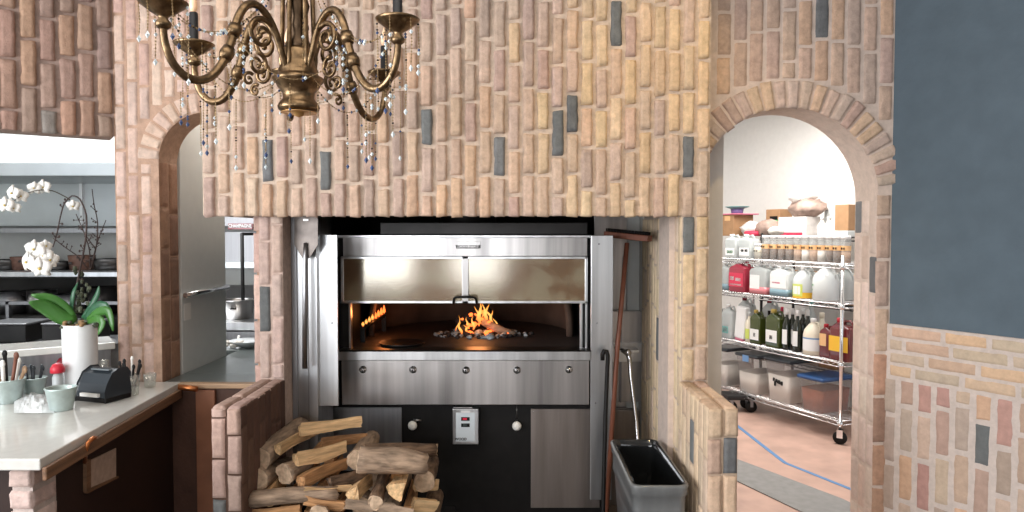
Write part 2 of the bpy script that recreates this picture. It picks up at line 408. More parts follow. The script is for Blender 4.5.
def slab(mb, O, U, Nn, u0, u1, v0, v1, thick, k, col, opening=None):
    "wall slab, front face at O plane, body away from Nn. opening=(uL,uR,vbot,fn_top)"
    O = Vector(O); U = Vector(U); Nn = Vector(Nn); Z = Vector((0, 0, 1))
    P = lambda u, v, d: O+U*u+Z*v-Nn*d
    if not opening:
        seq = [(u0, u1, [(v0, v1)], [(v0, v1)])]
    else:
        uL, uR, vb, ft = opening; ns = 28
        us = [uL+(uR-uL)*(.5-.5*math.cos(PI*i/ns)) for i in range(ns+1)]
        if u0 < uL: mbq(mb, P, u0, uL, v0, v1, thick, k, col)
        if uR < u1: mbq(mb, P, uR, u1, v0, v1, thick, k, col)
        for a, b in zip(us, us[1:]):
            ta, tb = ft(a), ft(b)
            mb.quad(P(a, ta, 0), P(b, tb, 0), P(b, v1, 0), P(a, v1, 0), k, col)
            mb.quad(P(a, v1, thick), P(b, v1, thick), P(b, tb, thick), P(a, ta, thick), k, col)
            mb.quad(P(a, ta, thick), P(b, tb, thick), P(b, tb, 0), P(a, ta, 0), k, col)
            if vb > v0:
                mbq(mb, P, a, b, v0, vb, thick, k, col)
        return
    mbq(mb, P, u0, u1, v0, v1, thick, k, col)
def mbq(mb, P, a, b, c, d, t, k, col):
    q = [P(a, c, 0), P(b, c, 0), P(b, d, 0), P(a, d, 0), P(a, c, t), P(b, c, t), P(b, d, t), P(a, d, t)]
    i = [mb.vert(p, col) for p in q]
    for f in ((0, 1, 2, 3), (5, 4, 7, 6), (4, 0, 3, 7), (1, 5, 6, 2), (3, 2, 6, 7), (4, 5, 1, 0)): mb.face([i[j] for j in f], k)
def ring(mb, C, U, r0, r1, a0, a1, n, Nn, pal, seed, prot=.018, dark=None):
    global R
    Ro = R; R = random.Random(seed); C = Vector(C); U = Vector(U); Z = Vector((0, 0, 1)); Nn = Vector(Nn)
    for i in range(n):
        ta = a0+(a1-a0)*(i+.08)/n; tb = a0+(a1-a0)*(i+.92)/n
        rr1 = r1+R.uniform(-.006, .006); rr0 = r0+R.uniform(-.002, .006)
        def f(a, b, ta=ta, tb=tb, rr0=rr0, rr1=rr1):
            t = tb+(ta-tb)*a; r = rr0+(rr1-rr0)*b
            return C+U*(r*math.cos(t))+Z*(r*math.sin(t))
        patch(mb, f, Nn, prot, shade(R.choice(pal)))
    R = Ro
MORT = (.55, .44, .35); MORTL = (.60, .47, .40)

CEIL = 3.05
# ------------------------------------------------------------ hood over the oven
HX0, HX1, HY = -1.322, .845, 3.0
HB = zat(215.5, HY)
mb = MB()
mb.box((HX0, HY, HB), (HX1, HY+.11, CEIL), 'brick', MORT)          # front face
mb.box((HX0, HY+.11, HB), (HX0+.11, 4.28, CEIL), 'brick', MORT)    # left cheek
mb.box((HX1-.11, HY+.11, HB), (HX1, 4.28, CEIL), 'brick', MORT)    # right cheek
dk = []
for (x, y) in ((573, 105), (560, 128), (500, 172), (423, 112), (265, 172), (322, 172), (619, 5), (691, 152), (408, 92), (502, 30)):
    p = at(x, y, HY); dk.append((p.x, p.z))
def hoodpal(u, v):
    t = (u+.2)/1.0
    return PAL if R.random() > t else PAL_Y  # yellower bricks to the right: warm lamp light put into their colour
bricks(mb, (0, HY, 0), (1, 0, 0), (0, 0, 1), HX0, HX1, HB-.012, CEIL, .0623, .185, PAL, dark=dk[:8], seed=11, palfn=hoodpal, prot=.017, gap=.014, amp=.0065)
struct(mb.build('wall_hood', cols=True))

# right pier (front face runs down from the hood) with its lime washed inner side
PX0, PX1 = .728, .845
WT = .905
mb = MB()
mb.box((PX0, HY+.0, 0), (PX1, 3.90, HB), 'smear', MORT)
dk = [(at(x, y, HY).x, at(x, y, HY).z) for x, y in ((689, 253),)]
bricks(mb, (0, HY, 0), (1, 0, 0), (0, 0, 1), PX0, PX1, WT, HB+.0, .0585, .20, PAL_Y, dark=dk, seed=5, prot=.010, gap=.009)
bricks(mb, (PX0, 0, 0), (0, -1, 0), (0, 0, 1), -3.90, -3.0, 0, HB, .066, .21, [(.68, .53, .36), (.72, .56, .38), (.64, .51, .38), (.74, .58, .39)], dark=[(-3.13, 1.45), (-3.26, 1.42), (-3.40, 1.18), (-3.5, 1.05), (-3.2, .98)], seed=15, prot=.0035, gap=.006, k='smear')
struct(mb.build('wall_pier_right', cols=True))

# wing walls
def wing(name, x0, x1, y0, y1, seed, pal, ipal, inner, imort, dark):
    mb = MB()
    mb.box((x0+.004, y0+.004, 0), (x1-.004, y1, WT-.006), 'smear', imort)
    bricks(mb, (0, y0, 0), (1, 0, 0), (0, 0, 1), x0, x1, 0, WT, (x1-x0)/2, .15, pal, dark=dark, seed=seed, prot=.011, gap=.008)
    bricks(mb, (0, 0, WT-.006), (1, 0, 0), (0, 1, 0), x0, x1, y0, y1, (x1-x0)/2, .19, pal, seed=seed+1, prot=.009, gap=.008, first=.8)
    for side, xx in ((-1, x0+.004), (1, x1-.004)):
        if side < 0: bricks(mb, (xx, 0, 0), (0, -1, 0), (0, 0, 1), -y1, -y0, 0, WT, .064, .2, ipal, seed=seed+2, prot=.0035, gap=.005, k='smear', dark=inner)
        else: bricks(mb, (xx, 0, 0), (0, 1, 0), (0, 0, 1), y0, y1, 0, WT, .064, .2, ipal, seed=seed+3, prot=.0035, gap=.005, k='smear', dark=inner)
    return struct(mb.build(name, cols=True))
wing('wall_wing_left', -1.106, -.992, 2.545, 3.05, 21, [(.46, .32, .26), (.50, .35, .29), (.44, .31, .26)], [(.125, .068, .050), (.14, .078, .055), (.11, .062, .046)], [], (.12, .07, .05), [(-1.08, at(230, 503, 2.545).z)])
wing('wall_wing_right', .716, .832, 2.545, 3.0, 31, [(.56, .40, .28), (.50, .34, .26), (.60, .44, .30)], [(.66, .50, .35), (.70, .54, .37), (.62, .48, .36)], [(-2.75, .64)], (.56, .42, .31), [(.80, at(730, 448, 2.545).z)])

# left column below the hood
LX0, LX1 = -1.108, -.998
mb = MB()
mb.box((LX0+.003, 3.055, 0), (LX1-.003, 3.17, HB+.02), 'brick', (.50, .38, .32))
bricks(mb, (0, 3.055, 0), (1, 0, 0), (0, 0, 1), LX0, LX1, WT, HB+.02, .055, .21, [(.50, .37, .31), (.55, .41, .34), (.48, .36, .31)], dark=[(at(263, 318, 3.05).x, at(263, 318, 3.05).z)], seed=44, prot=.010, gap=.007)
struct(mb.build('wall_column_left', cols=True))

# ------------------------------------------------------------ left arch wall
AY = 3.10; AXc = -1.345; AR = .214; AZ = 1.863; AB = .865
AX0, AX1 = -1.752, -1.05
def arch_top(c, r, z): return lambda u: z+math.sqrt(max(0, r*r-(u-c)**2))
mb = MB()
slab(mb, (0, AY, 0), (1, 0, 0), (0, -1, 0), AX0, AX1, 0, CEIL, .17, 'brick', (.44, .29, .21), (AXc-AR, AXc+AR, AB, arch_top(AXc, AR, AZ)))
def cutL(a, b):
    ro = AR+.09
    lo = AXc-AR-.005; hi = AXc+AR+.005
    c = (a+b)/2
    if abs(c-AXc) < ro:
        e = min(abs(a-AXc), abs(b-AXc)) if (a-AXc)*(b-AXc) > 0 else 0
        top = AZ+math.sqrt(max(0, ro*ro-e*e))+.004
        if b <= lo+.02 or a >= hi-.02: return [(0, AZ-.01), (top, CEIL)]
        return [(0, AB-.01), (top, CEIL)]
    return [(0, CEIL)]
bricks(mb, (0, AY, 0), (1, 0, 0), (0, 0, 1), AX0, AXc+AR+.09, 0, CEIL, .0555, .19, [(.62, .45, .37), (.66, .49, .40), (.58, .43, .36), (.52, .36, .30)], cut=cutL, seed=61, prot=.006, gap=.010)
ring(mb, (AXc, AY, AZ), (1, 0, 0), AR, AR+.088, .05, PI-.02, 15, (0, -1, 0), [(.60, .44, .35), (.56, .42, .34), (.64, .48, .37)], 63, prot=.008)
# rounded brick jamb inside the opening
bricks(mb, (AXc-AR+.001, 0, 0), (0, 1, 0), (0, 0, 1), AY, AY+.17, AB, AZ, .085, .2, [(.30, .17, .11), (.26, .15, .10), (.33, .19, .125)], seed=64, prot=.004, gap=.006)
struct(mb.build('wall_arch_left', cols=True))

# angled wall with the serving window
WD = Vector((.8154, .5789, 0)); WN = Vector((.5789, -.8154, 0))    # along (towards right/back), towards the room
WO_ = Vector((AX0, AY, 0))
WTOP = 1.972; WBOT = 1.055
mb = MB()
slab(mb, WO_-WD*1.5, WD, WN, 0, 1.5, WTOP, CEIL, .18, 'brick', (.34, .25, .21))
slab(mb, WO_-WD*1.5, WD, WN, 0, 1.5, 0, WBOT, .18, 'brick', (.15, .15, .15))
greyb = [(.27, .24, .21), (.30, .26, .22), (.34, .24, .19)]
bricks(mb, WO_-WD*1.5, WD, (0, 0, 1), 0, 1.5, WTOP-.012, CEIL, .068, .20, PAL_P, seed=71, prot=.018, gap=.012, amp=.006, palfn=lambda u, v: greyb if v < WTOP+.16 and R.random() < .55 else PAL_P)
struct(mb.build('wall_window_left', cols=True))
# grey backsplash under the sill & white sill ledge
mb = MB(); X = Matrix.Translation(WO_-WD*1.5) @ Matrix(((WD.x, WN.x, 0, 0), (WD.y, WN.y, 0, 0), (0, 0, 1, 0), (0, 0, 0, 1)))
mb.X = X; mb.box((0, .0, .89), (1.47, .012, 1.035), 'steel_d'); struct(mb.build('trim_1', bev=.002))
mb = MB(); mb.X = X; mb.box((0, -.2, 1.035), (1.485, .03, 1.065), 'counter'); struct(mb.build('window_1', bev=.004))

# ------------------------------------------------------------ right arch wall
BY = 3.12; BC = 1.228; BR = .402; BZ = 1.70; BX0, BX1 = .80, 1.69
mb = MB()
slab(mb, (0, BY, 0), (1, 0, 0), (0, -1, 0), BX0-.1, BX1+.1, 0, CEIL, .21, 'smear', (.60, .49, .42), (BC-BR, BC+BR, 0, arch_top(BC, BR, BZ)))
RO = BR+.118
def cutR(a, b):
    c = (a+b)/2
    if abs(c-BC) < RO:
        e = min(abs(a-BC), abs(b-BC)) if (a-BC)*(b-BC) > 0 else 0
        top = BZ+math.sqrt(max(0, RO*RO-e*e))+.003
        if min(abs(a-BC), abs(b-BC)) > BR-.012: return [(0, BZ+.02), (top, CEIL)]
        return [(top, CEIL)]
    return [(0, CEIL)]
dk = [(at(x, y, BY).x, at(x, y, BY).z) for x, y in ((821, 23), (847, 96), (885, 187))]
bricks(mb, (0, BY, 0), (1, 0, 0), (0, 0, 1), .90, BX1, 0, CEIL, .069, .21, PAL, cut=cutR, dark=dk, seed=82, prot=.007, gap=.012,
       palfn=lambda u, v: [(.50, .36, .28), (.54, .39, .30), (.58, .40, .28), (.46, .34, .28)] if v > 1.0 else [(.40, .24, .17), (.46, .28, .19), (.36, .22, .16)])
ring(mb, (BC, BY, BZ), (1, 0, 0), BR-.004, RO, .12, PI*.86, 21, (0, -1, 0), [(.52, .40, .33), (.48, .34, .28), (.56, .42, .34), (.60, .43, .30)], 83, prot=.012)
bricks(mb, (BC+BR-.001, 0, 0), (0, -1, 0), (0, 0, 1), -(BY+.21), -BY, 0, BZ-.0, .068, .2, [(.60, .48, .41), (.56, .43, .36), (.64, .52, .45)], dark=[(-3.30, 1.62), (-3.17, 1.33)], seed=84, prot=.004, gap=.014, k='smear')
struct(mb.build('wall_arch_right', cols=True))

# slate blue side wall with brick wainscot
SD = Vector((.5087, -.8609, 0)); SN = Vector((-.8609, -.5087, 0)); SO = Vector((1.692, 3.115, 0)); BH = 1.142
mb = MB(); slab(mb, SO, SD, SN, -.1, 3.2, 0, CEIL, .15, 'slate', (1, 1, 1)); struct(mb.build('wall_right'))
mb = MB()
slab(mb, SO+SN*.014, SD, SN, -.03, 2.2, 0, BH, .014, 'smear', (.55, .47, .42))
bricks(mb, SO+SN*.014, SD, (0, 0, 1), -.03, 2.2, 0, BH-.235, .078, .2, PAL_L, seed=91, prot=.003, gap=.020, dark=[(.36, .717)], k='smear', amp=.006)
for i in range(4):
    z0 = BH-.235+.0575*i
    R2 = random.Random(300+i); u = .01-R2.uniform(0, .15)
    while u < 2.2:
        L = R2.uniform(.17, .23)
        a, b = max(u+.008, .008), min(u+L-.008, 2.2)
        if b-a > .03:
            c = shade(R2.choice([(.60, .42, .29), (.55, .39, .28), (.64, .43, .28), (.50, .40, .30)]))
            O_ = SO+SN*.014
            patch(mb, lambda s, t: O_+SD*(b+(a-b)*t)+Vector((0, 0, 1))*(z0+.006+.046*s), SN, .004, c, 'smear', amp=.005)
        u += L
struct(mb.build('wall_wainscot_right', cols=True))

# ------------------------------------------------------------ room shell
def sbox(name, a, b, k): m_ = MB(); m_.box(a, b, k); return struct(m_.build(name))
sbox('floor', (-4.6, -4.2, -.06), (4.6, 3.12, 0), 'floor_tile')
sbox('floor_kitchen', (-4.6, 3.12, -.06), (.95, 5.4, 0), 'floor_tile')
sbox('floor_storeroom', (.95, 3.12, -.06), (4.8, 9.3, 0), 'store_floor')
sbox('ceiling', (-4.6, -4.2, CEIL), (4.6, 3.3, CEIL+.08), 'ceil')
sbox('ceiling_kitchen', (-4.6, 3.3, 2.75), (.95, 5.4, 2.83), 'white_wall')
sbox('wall_kitchen_back', (-4.6, 5.25, 0), (.95, 5.35, 2.75), 'panel_white')
sbox('wall_kitchen_left', (-4.6, 2.2, 0), (-4.5, 5.25, 2.75), 'panel_white')
mb = MB(); mb.box((-3.6, -4.0, 0), (-3.5, -2.4, CEIL), 'room_wall'); mb.box((-3.6, -2.4, 0), (-3.5, 1.4, .9), 'room_wall'); mb.box((-3.6, -2.4, 2.8), (-3.5, 1.4, CEIL), 'room_wall'); mb.box((-3.6, 1.4, 0), (-3.5, 1.9, CEIL), 'room_wall'); struct(mb.build('wall_left'))
mb = MB()
for y in (-2.4, -1.15, .1, 1.34): mb.box((-3.58, y, .9), (-3.52, y+.06, 2.8), 'greyplastic')
mb.box((-3.58, -2.4, .9), (-3.52, 1.4, .96), 'greyplastic'); mb.box((-3.58, -2.4, 2.74), (-3.52, 1.4, 2.8), 'greyplastic'); struct(mb.build('window_5'))
sbox('wall_right_rear', (3.4, -4.0, 0), (3.5, .4, CEIL), 'room_wall')
# rear wall of the dining room with three tall windows (behind the viewpoint)
mb = MB()
wins = [(-3.2, -1.5), (-1.0, -.1), (2.2, 3.0)]
xs = -3.6
for a, b in wins:
    mb.box((xs, -4.1, 0), (a, -4.0, CEIL), 'room_wall'); mb.box((a, -4.1, 0), (b, -4.0, .7), 'room_wall'); mb.box((a, -4.1, 2.7), (b, -4.0, CEIL), 'room_wall'); xs = b
mb.box((xs, -4.1, 0), (3.6, -4.0, CEIL), 'room_wall'); struct(mb.build('wall_rear'))
for i, (a, b) in enumerate(wins):
    mb = MB()
    for x0, x1, z0, z1 in ((a, a+.06, .7, 2.7), (b-.06, b, .7, 2.7), (a, b, .7, .76), (a, b, 2.64, 2.7), ((a+b)/2-.02, (a+b)/2+.02, .7, 2.7), (a, b, 1.9, 1.94)):
        mb.box((x0, -4.08, z0), (x1, -4.02, z1), 'greyplastic')
    struct(mb.build('window_%d' % (i+2)))

# ------------------------------------------------------------ storeroom shell
RO0 = Vector((1.84, 6.25, 0)); RD = Vector((.423, -.906, 0)).normalized(); RN = Vector((.906, .423, 0)).normalized()
def rk(s, t, z=0): return RO0+RD*s+RN*t+Vector((0, 0, z))
def slabw(name, p, q, k, h=2.75, th=.08):
    d = (q-p).normalized(); n = Vector((-d.y, d.x, 0)); m_ = MB()
    m_.prism([tuple((p)[:2]), tuple(q[:2]), tuple((q+n*th)[:2]), tuple((p+n*th)[:2])], 0, h, k); return struct(m_.build(name))
slabw('wall_storeroom_right', rk(3.6, 1.02), rk(-1.2, 1.02), 'white_wall', th=-.08)
slabw('wall_storeroom_back', rk(-1.2, 1.05), rk(-1.2, -1.6), 'white_wall', th=-.08)
slabw('wall_storeroom_left', rk(-1.2, -1.2)+V(0, .3, 0), V(.86, 3.45, 0), 'white_wall', th=.08)
sbox('wall_storeroom_pier', (.80, 3.34, 0), (1.005, 3.44, 2.75), 'cream_wall')
sbox('ceiling_storeroom', (.8, 3.3, 2.75), (4.9, 9.0, 2.82), 'white_wall')

# blue tape line and grey mat on the storeroom floor
mb = MB(); pts = [onz(736, 425, .0), onz(785, 463, 0), onz(870, 497, 0)]
def strip(mb, pts, w, z, k):
    for a, b in zip(pts, pts[1:]):
        d = (b-a).normalized(); n = Vector((-d.y, d.x, 0))*w/2
        mb.prism([tuple((a-n)[:2]), tuple((b-n)[:2]), tuple((b+n)[:2]), tuple((a+n)[:2])], .0005, z, k)
strip(mb, pts, .028, .0025, 'bluetape'); tag(mb.build('floor_tape'), 'bent line of blue tape stuck on the pink storeroom floor', 'tape')
q = [onz(700, 447, 0), onz(700, 464, 0), onz(800, 512, 0), onz(880, 545, 0), onz(880, 518, 0), onz(843, 500, 0), onz(740, 461, 0)]
mb = MB(); mb.prism([tuple(p[:2]) for p in q], .0005, .008, 'mat_grey'); tag(mb.build('floor_mat', bev=.002), 'flat grey mat on the storeroom floor just inside the right arch', 'mat')

# ------------------------------------------------------------ oven
OY = 3.50
OX0, OX1 = xat(340, OY), xat(590, OY)
def zz(y, Y=OY): return zat(y, Y)
oven = wthing('pizza_oven', 'stainless steel wood-fired pizza oven standing under the brick hood', 'oven', (-.23, OY, 0))
HZ = zz(349)       # hearth level
mb = MB(); mb.box((OX0+.01, OY+.03, zz(257)), (OX1-.01, OY+.10, zz(236)), 'steel'); mb.box((OX0-.01, OY+.01, zz(238)), (OX1+.01, OY+.1, zz(235)), 'steel_b')
hd = wpart(mb, 'header_panel', oven, bev=.003)
L = WO[oven.name]
mb = MB(); mb.box((xat(455.5, OY), OY+.022, zz(249)), (xat(480.5, OY), OY+.031, zz(241.5)), 'steel')
npl = wpart(mb, 'name_plate', hd, bev=.001)
text('WOOD STONE', .0175, 'black', npl, (xat(468, OY)-L.x, .0215, zz(246.6)-L.z), sx=1.05)
mb = MB()
zb = zz(248.5)
mb.box((xat(456, OY), OY+.0205, zb), (xat(480, OY), OY+.0225, zb+.0035), 'black')
for x in (456, 479.2): mb.box((xat(x, OY), OY+.0205, zb), (xat(x, OY)+.004, OY+.0225, zb+.017), 'black')
wpart(mb, 'plate_border', npl)
# sooty box above the oven, carries the flue
mb = MB(); mb.box((OX0+.18, OY+.12, zz(235)), (OX1-.0, OY+.75, zz(222)), 'soot'); mb.lathe([(.16, 0), (.16, .68)], (-.25, 4.0, zz(222)), 'soot')
wpart(mb, 'flue_collar', oven, bev=.004)
# body shell around the chamber
CH0, CH1 = OX0-.05, OX1+.05
mb = MB()
mb.box((CH0-.02, OY+.06, HZ-.30), (CH0+.06, 4.85, zz(236)), 'blackm'); mb.box((CH1-.06, OY+.06, HZ-.30), (CH1+.02, 4.85, zz(236)), 'blackm')
mb.box((CH0, OY+.10, zz(243)), (CH1, 4.85, zz(236)), 'blackm'); mb.box((CH0, 4.80, .3), (CH1, 4.88, zz(236)), 'blackm')
mb.box((CH0, OY+.09, .10), (CH1, 4.85, HZ-.04), 'blackm')
wpart(mb, 'body', oven)
# domed chamber: floor and vault
mb = MB()
cx, cyy = (OX0+OX1)/2, 4.10; rx, ry = .60, .60
mb.box((CH0+.03, OY+.02, HZ-.045), (CH1-.03, 4.8, HZ), 'stone'); wpart(mb, 'hearth', oven, bev=.003)
mb = MB(); prof = []; na, nb = 36, 10
rows = []
for j in range(nb+1):
    t = j/nb*PI/2; h = .46*math.sin(t)**.8; q = math.cos(t)**.55
    rows.append([mb.vert((cx+rx*q*math.cos(a), cyy+ry*q*math.sin(a), HZ+h)) for a in [(-.10*PI)+(1.2*PI)*i/na for i in range(na+1)]])
for a, b in zip(rows, rows[1:]):
    for i in range(na): mb.face([a[i+1], a[i], b[i], b[i+1]], 'dome', True)
wpart(mb, 'vault', oven, solid=-.03)
# opening jambs
for (xa, xb) in ((340, 349), (583, 590)):
    mb = MB(); mb.box((xat(xa, OY), OY+.02, HZ), (xat(xb, OY), OY+.06, zz(303)), 'blackm'); wpart(mb, 'opening_jamb', oven, bev=.001)
for (xa, xb) in ((348.6, 350.6), (580, 582.5), (585.5, 587.5)):
    mb = MB(); mb.box((xat(xa, OY), OY+.0, HZ), (xat(xb, OY), OY+.035, zz(303)), 'steel_b'); wpart(mb, 'sash_guide', oven, bev=.001)
# glass sash
gy = OY-.02
fr = MB()
gx0, gx1 = xat(341, gy), xat(587.5, gy); gz0, gz1 = zat(303.5, gy), zat(256.5, gy)
bw = .013
fr.box((gx0, gy, gz1-bw), (gx1, gy+.022, gz1), 'steel_b'); fr.box((gx0, gy, gz0), (gx1, gy+.022, gz0+bw), 'steel_b')
fr.box((gx0, gy, gz0), (gx0+bw, gy+.022, gz1), 'steel_b'); fr.box((gx1-bw, gy, gz0), (gx1, gy+.022, gz1), 'steel_b')
mxa, mxb = xat(462, gy), xat(468.5, gy); fr.box((mxa, gy, gz0), (mxb, gy+.022, gz1), 'steel')
sash = wpart(fr, 'glass_door', oven, bev=.002)
for xa, xb in ((gx0+bw, mxa), (mxb, gx1-bw)):
    mb = MB(); mb.box((xa, gy+.008, gz0+bw), (xb, gy+.013, gz1-bw), 'ovenglass'); wpart(mb, 'pane', sash)
mb = MB(); hx0, hx1 = xat(454, gy), xat(477, gy); hz = zat(302, gy)
mb.tube([(hx0, gy+.0, hz), (hx0, gy-.035, hz), (hx0+.004, gy-.045, hz+.022), (hx0+.015, gy-.047, hz+.029), (hx1-.015, gy-.047, hz+.029), (hx1-.004, gy-.045, hz+.022), (hx1, gy-.035, hz), (hx1, gy, hz)], .006, 'black')
wpart(mb, 'handle', sash)
# lip and control panel
mb = MB(); zl0, zl1 = zat(360.5, OY-.07), zat(350.5, OY-.07)
mb.box((xat(338, OY-.07), OY-.07, zl0), (xat(591, OY-.07), OY-.055, zl1), 'steel_b')
mb.box((xat(338, OY-.07), OY-.07, zl1-.008), (xat(591, OY-.07), OY+.05, zl1), 'soot')
wpart(mb, 'front_lip', oven, bev=.002)
mb = MB(); py = OY-.045; cx0, cx1 = xat(341, py), xat(589.5, py); mb.box((cx0, py, zat(405, py)), (cx1, py+.06, zat(360, py)), 'steel')
cp = wpart(mb, 'control_panel', oven, bev=.003)
for x, y in ((363, 369.5), (413, 369.5), (466, 370), (517, 370), (569, 369.5)):
    p = at(x, y, py); mb = MB(); mb.X = Matrix.Translation(p) @ Matrix.Rotation(PI/2, 4, 'X')
    mb.lathe([(.019, 0), (.019, .003), (.011, .005), (.010, .016), (.007, .019)], (0, 0, 0), 'chrome', 14)
    mb.box((-.003, -.011, .016), (.003, .004, .021), 'black'); wpart(mb, 'dial', cp)
# black lower cabinet
mb = MB(); ly = OY+.03
mb.box((OX0-.06, ly, .0), (OX1+.09, ly+.06, zat(405, ly)+.03), 'black'); low = wpart(mb, 'lower_cabinet', oven, bev=.004)
mb = MB(); mb.box((xat(531, ly-.01), ly-.012, zat(507, ly)), (xat(600.5, ly-.01), ly, zat(408.5, ly)), 'steel_w')
for x, y in ((533, 503), (597, 412), (533, 412)): p = at(x, y, ly-.012); mb.ball(p, .003, 'chrome', 6)
wpart(mb, 'access_panel', low, bev=.002)
mb = MB(); mb.box((xat(301, ly-.01), ly-.012, zat(470, ly)), (xat(401, ly-.01), ly, zat(407, ly)), 'steel_d'); wpart(mb, 'access_panel', low, bev=.002)
# white pull knobs
for (x, y, tilt) in ((412.5, 425.5, .018), (516.8, 426, 0)):
    p = at(x, y, ly-.04); mb = MB()
    mb.tube([p+V(tilt*.9, .04, .018), p+V(tilt*.5, .012, .012), p], .005, 'steel', 8)
    if tilt: mb.tube([p+V(.0, .03, .021), p+V(.04, .03, .018)], .005, 'steel', 8)
    else: mb.tube([p+V(0, .03, .03), p+V(0, .03, .10)], .001, 'steel', 5)
    kn = wpart(mb, 'pull_rod', low); mb = MB(); mb.ball(p, .0235, 'whiteknob', 16, (1, .8, 1)); k2 = wpart(mb, 'knob', kn); k2['label'] = 'round white knob'
# temperature controller
p0 = at(452.5, 444.5, ly-.05); p1 = at(478.5, 409, ly-.05)
mb = MB(); mb.box((p0.x, ly-.05, p0.z), (p1.x, ly, p1.z), 'steel_b'); mb.box((p0.x+.01, ly-.045, p1.z), (p1.x-.03, ly-.005, p1.z+.008), 'steel')
tcb = wpart(mb, 'temperature_controller', oven, bev=.003)
mb = MB(); mb.box((p0.x+.018, ly-.053, p0.z+.016), (p1.x-.018, ly-.05, p1.z-.018), 'ctrl')
mb.box((p0.x+.043, ly-.053, p1.z-.02), (p1.x-.043, ly-.05, p1.z-.008), 'white'); fc = wpart(mb, 'face_plate', tcb); 
zt = p1.z-.058
for i, k in enumerate(('lcd_red', 'lcd')):
    mb = MB(); z = zt-i*.032; mb.box((p0.x+.044, ly-.055, z), (p1.x-.044, ly-.053, z+.018), 'black')
    mb.box((p0.x+.052, ly-.056, z+.004), (p1.x-.058, ly-.055, z+.014), k); wpart(mb, 'display', tcb)
text('WOOD', .017, 'black', tcb, (p0.x+.042-L.x, ly-.0535-L.y, p0.z+.028-L.z), ext=.0005)
# side door panels
mb = MB(); sy = OY-.05
sl = 3.20
mb.box((-.887, sl, zat(406, sl)), (xat(337.5, sl), sl+.012, zat(235, sl)), 'steel_b')
for y in (244, 323): mb.ball(at(332, y, sl-.001), .004, 'steel_d', 8)
wpart(mb, 'side_panel', oven, bev=.002)
mb = MB()
mb.box((xat(591, sy), sy, zat(500, sy)), (xat(612, sy), sy+.02, zat(235.5, sy)), 'steel_b')
mb.box((xat(612, sy), sy, zat(500, sy)), (xat(612, sy)+.004, sy+.35, zat(235.5, sy)), 'steel_d')
for x, y in ((599, 244), (597, 323), (595.5, 403)): mb.ball(at(x, y, sy-.001), .005, 'steel_d', 8)
wpart(mb, 'side_panel', oven, bev=.002)
# gas burner along the left of the chamber
b0, b1 = at(363, 324, 3.72), at(384, 311, 4.12)
mb = MB(); mb.tube([b0+V(0, 0, -.022), b1+V(0, 0, -.022)], .012, 'soot', 8)
for i in (0, 1): p = (b0, b1)[i]; mb.box((p.x-.012, p.y-.012, HZ), (p.x+.012, p.y+.012, p.z-.02), 'soot')
bu = wpart(mb, 'gas_burner', oven)
for i in range(8):
    p = b0.lerp(b1, i/7); h = .012+.024*i/7*R.uniform(.8, 1.2)
    mb = MB(); mb.lathe([(.004, -.014), (.009, 0), (.006, h*.5), (.001, h)], p, 'ember' if i > 3 else 'flame', 8)
    fl = wpart(mb, 'gas_flame', bu); fl['label'] = 'small orange gas flame'

# steel cladding, left: angled sheet from the column to the oven; right: sheets in the recess
mb = MB(); a, b, c = V(-.985, 3.18, 0), V(-.972, 3.42, 0), V(-.955, 3.46, 0)
mb.box((-.997, 3.175, .0), (-.886, 3.44, zat(216, 3.2)), 'steel_b'); mb.box((-1.0, 3.165, 0), (-.975, 3.175, zat(216, 3.2)), 'steel_d'); mb.box((-.93, 3.171, 0), (-.926, 3.175, zat(216, 3.2)), 'steel_d')
mb.box((-1.0, 3.47, zat(407, 3.47)), (-.96, 3.485, zat(218, 3.47)), 'steel_b')
struct(mb.build('wall_cladding_left', bev=.002))
mb = MB(); yb = 4.0
mb.box((.47, yb, 0), (.728, yb+.03, HB+.2), 'steel'); mb.box((.655, yb-.02, .3), (.726, yb, HB+.2), 'panel_white')
struct(mb.build('wall_cladding_right', bev=.002))
mb = MB()
mb.box((.50, 3.93, zat(402, 3.93)), (xat(643, 3.93), 3.985, zat(311, 3.93)), 'steel'); mb.box((xat(620, 3.92), 3.915, zat(402, 3.93)), (xat(622, 3.92), 3.93, zat(330, 3.93)), 'steel_d')
cab = mb.build('steel_cabinet', bev=.003)
mb = MB(); mb.box((.46, 3.92, .0), (.722, 3.985, zat(410, 3.93)), 'steel_w'); mb.build('base_panel', bev=.003).parent = cab
mb = MB(); mb.box((xat(608, 3.9), 3.90, zat(362, 3.9)), (xat(643, 3.9), 3.93, zat(343, 3.9)), 'steel_b'); mb.build('drawer_front', bev=.003).parent = cab
tag(cab, 'narrow grey steel cabinet in the recess between oven and right pier', 'cabinet')
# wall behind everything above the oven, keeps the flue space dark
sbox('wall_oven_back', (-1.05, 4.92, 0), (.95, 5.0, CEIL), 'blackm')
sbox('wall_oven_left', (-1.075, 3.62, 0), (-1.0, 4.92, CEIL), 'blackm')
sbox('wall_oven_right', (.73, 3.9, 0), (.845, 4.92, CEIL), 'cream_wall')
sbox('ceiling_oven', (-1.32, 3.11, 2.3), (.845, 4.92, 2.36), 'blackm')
# power outlet
p = at(628, 263, 3.99); mb = MB(); mb.box((p.x-.03, 3.985, p.z-.04), (p.x+.03, 3.998, p.z+.04), 'panel_white')
for dz in (-.017, .017):
    mb.box((p.x-.012, 3.983, p.z+dz-.008), (p.x-.007, 3.986, p.z+dz+.008), 'black'); mb.box((p.x+.007, 3.983, p.z+dz-.008), (p.x+.012, 3.986, p.z+dz+.008), 'black')
tag(mb.build('power_outlet', bev=.002), 'small white power outlet on the steel wall behind the brush', 'outlet')

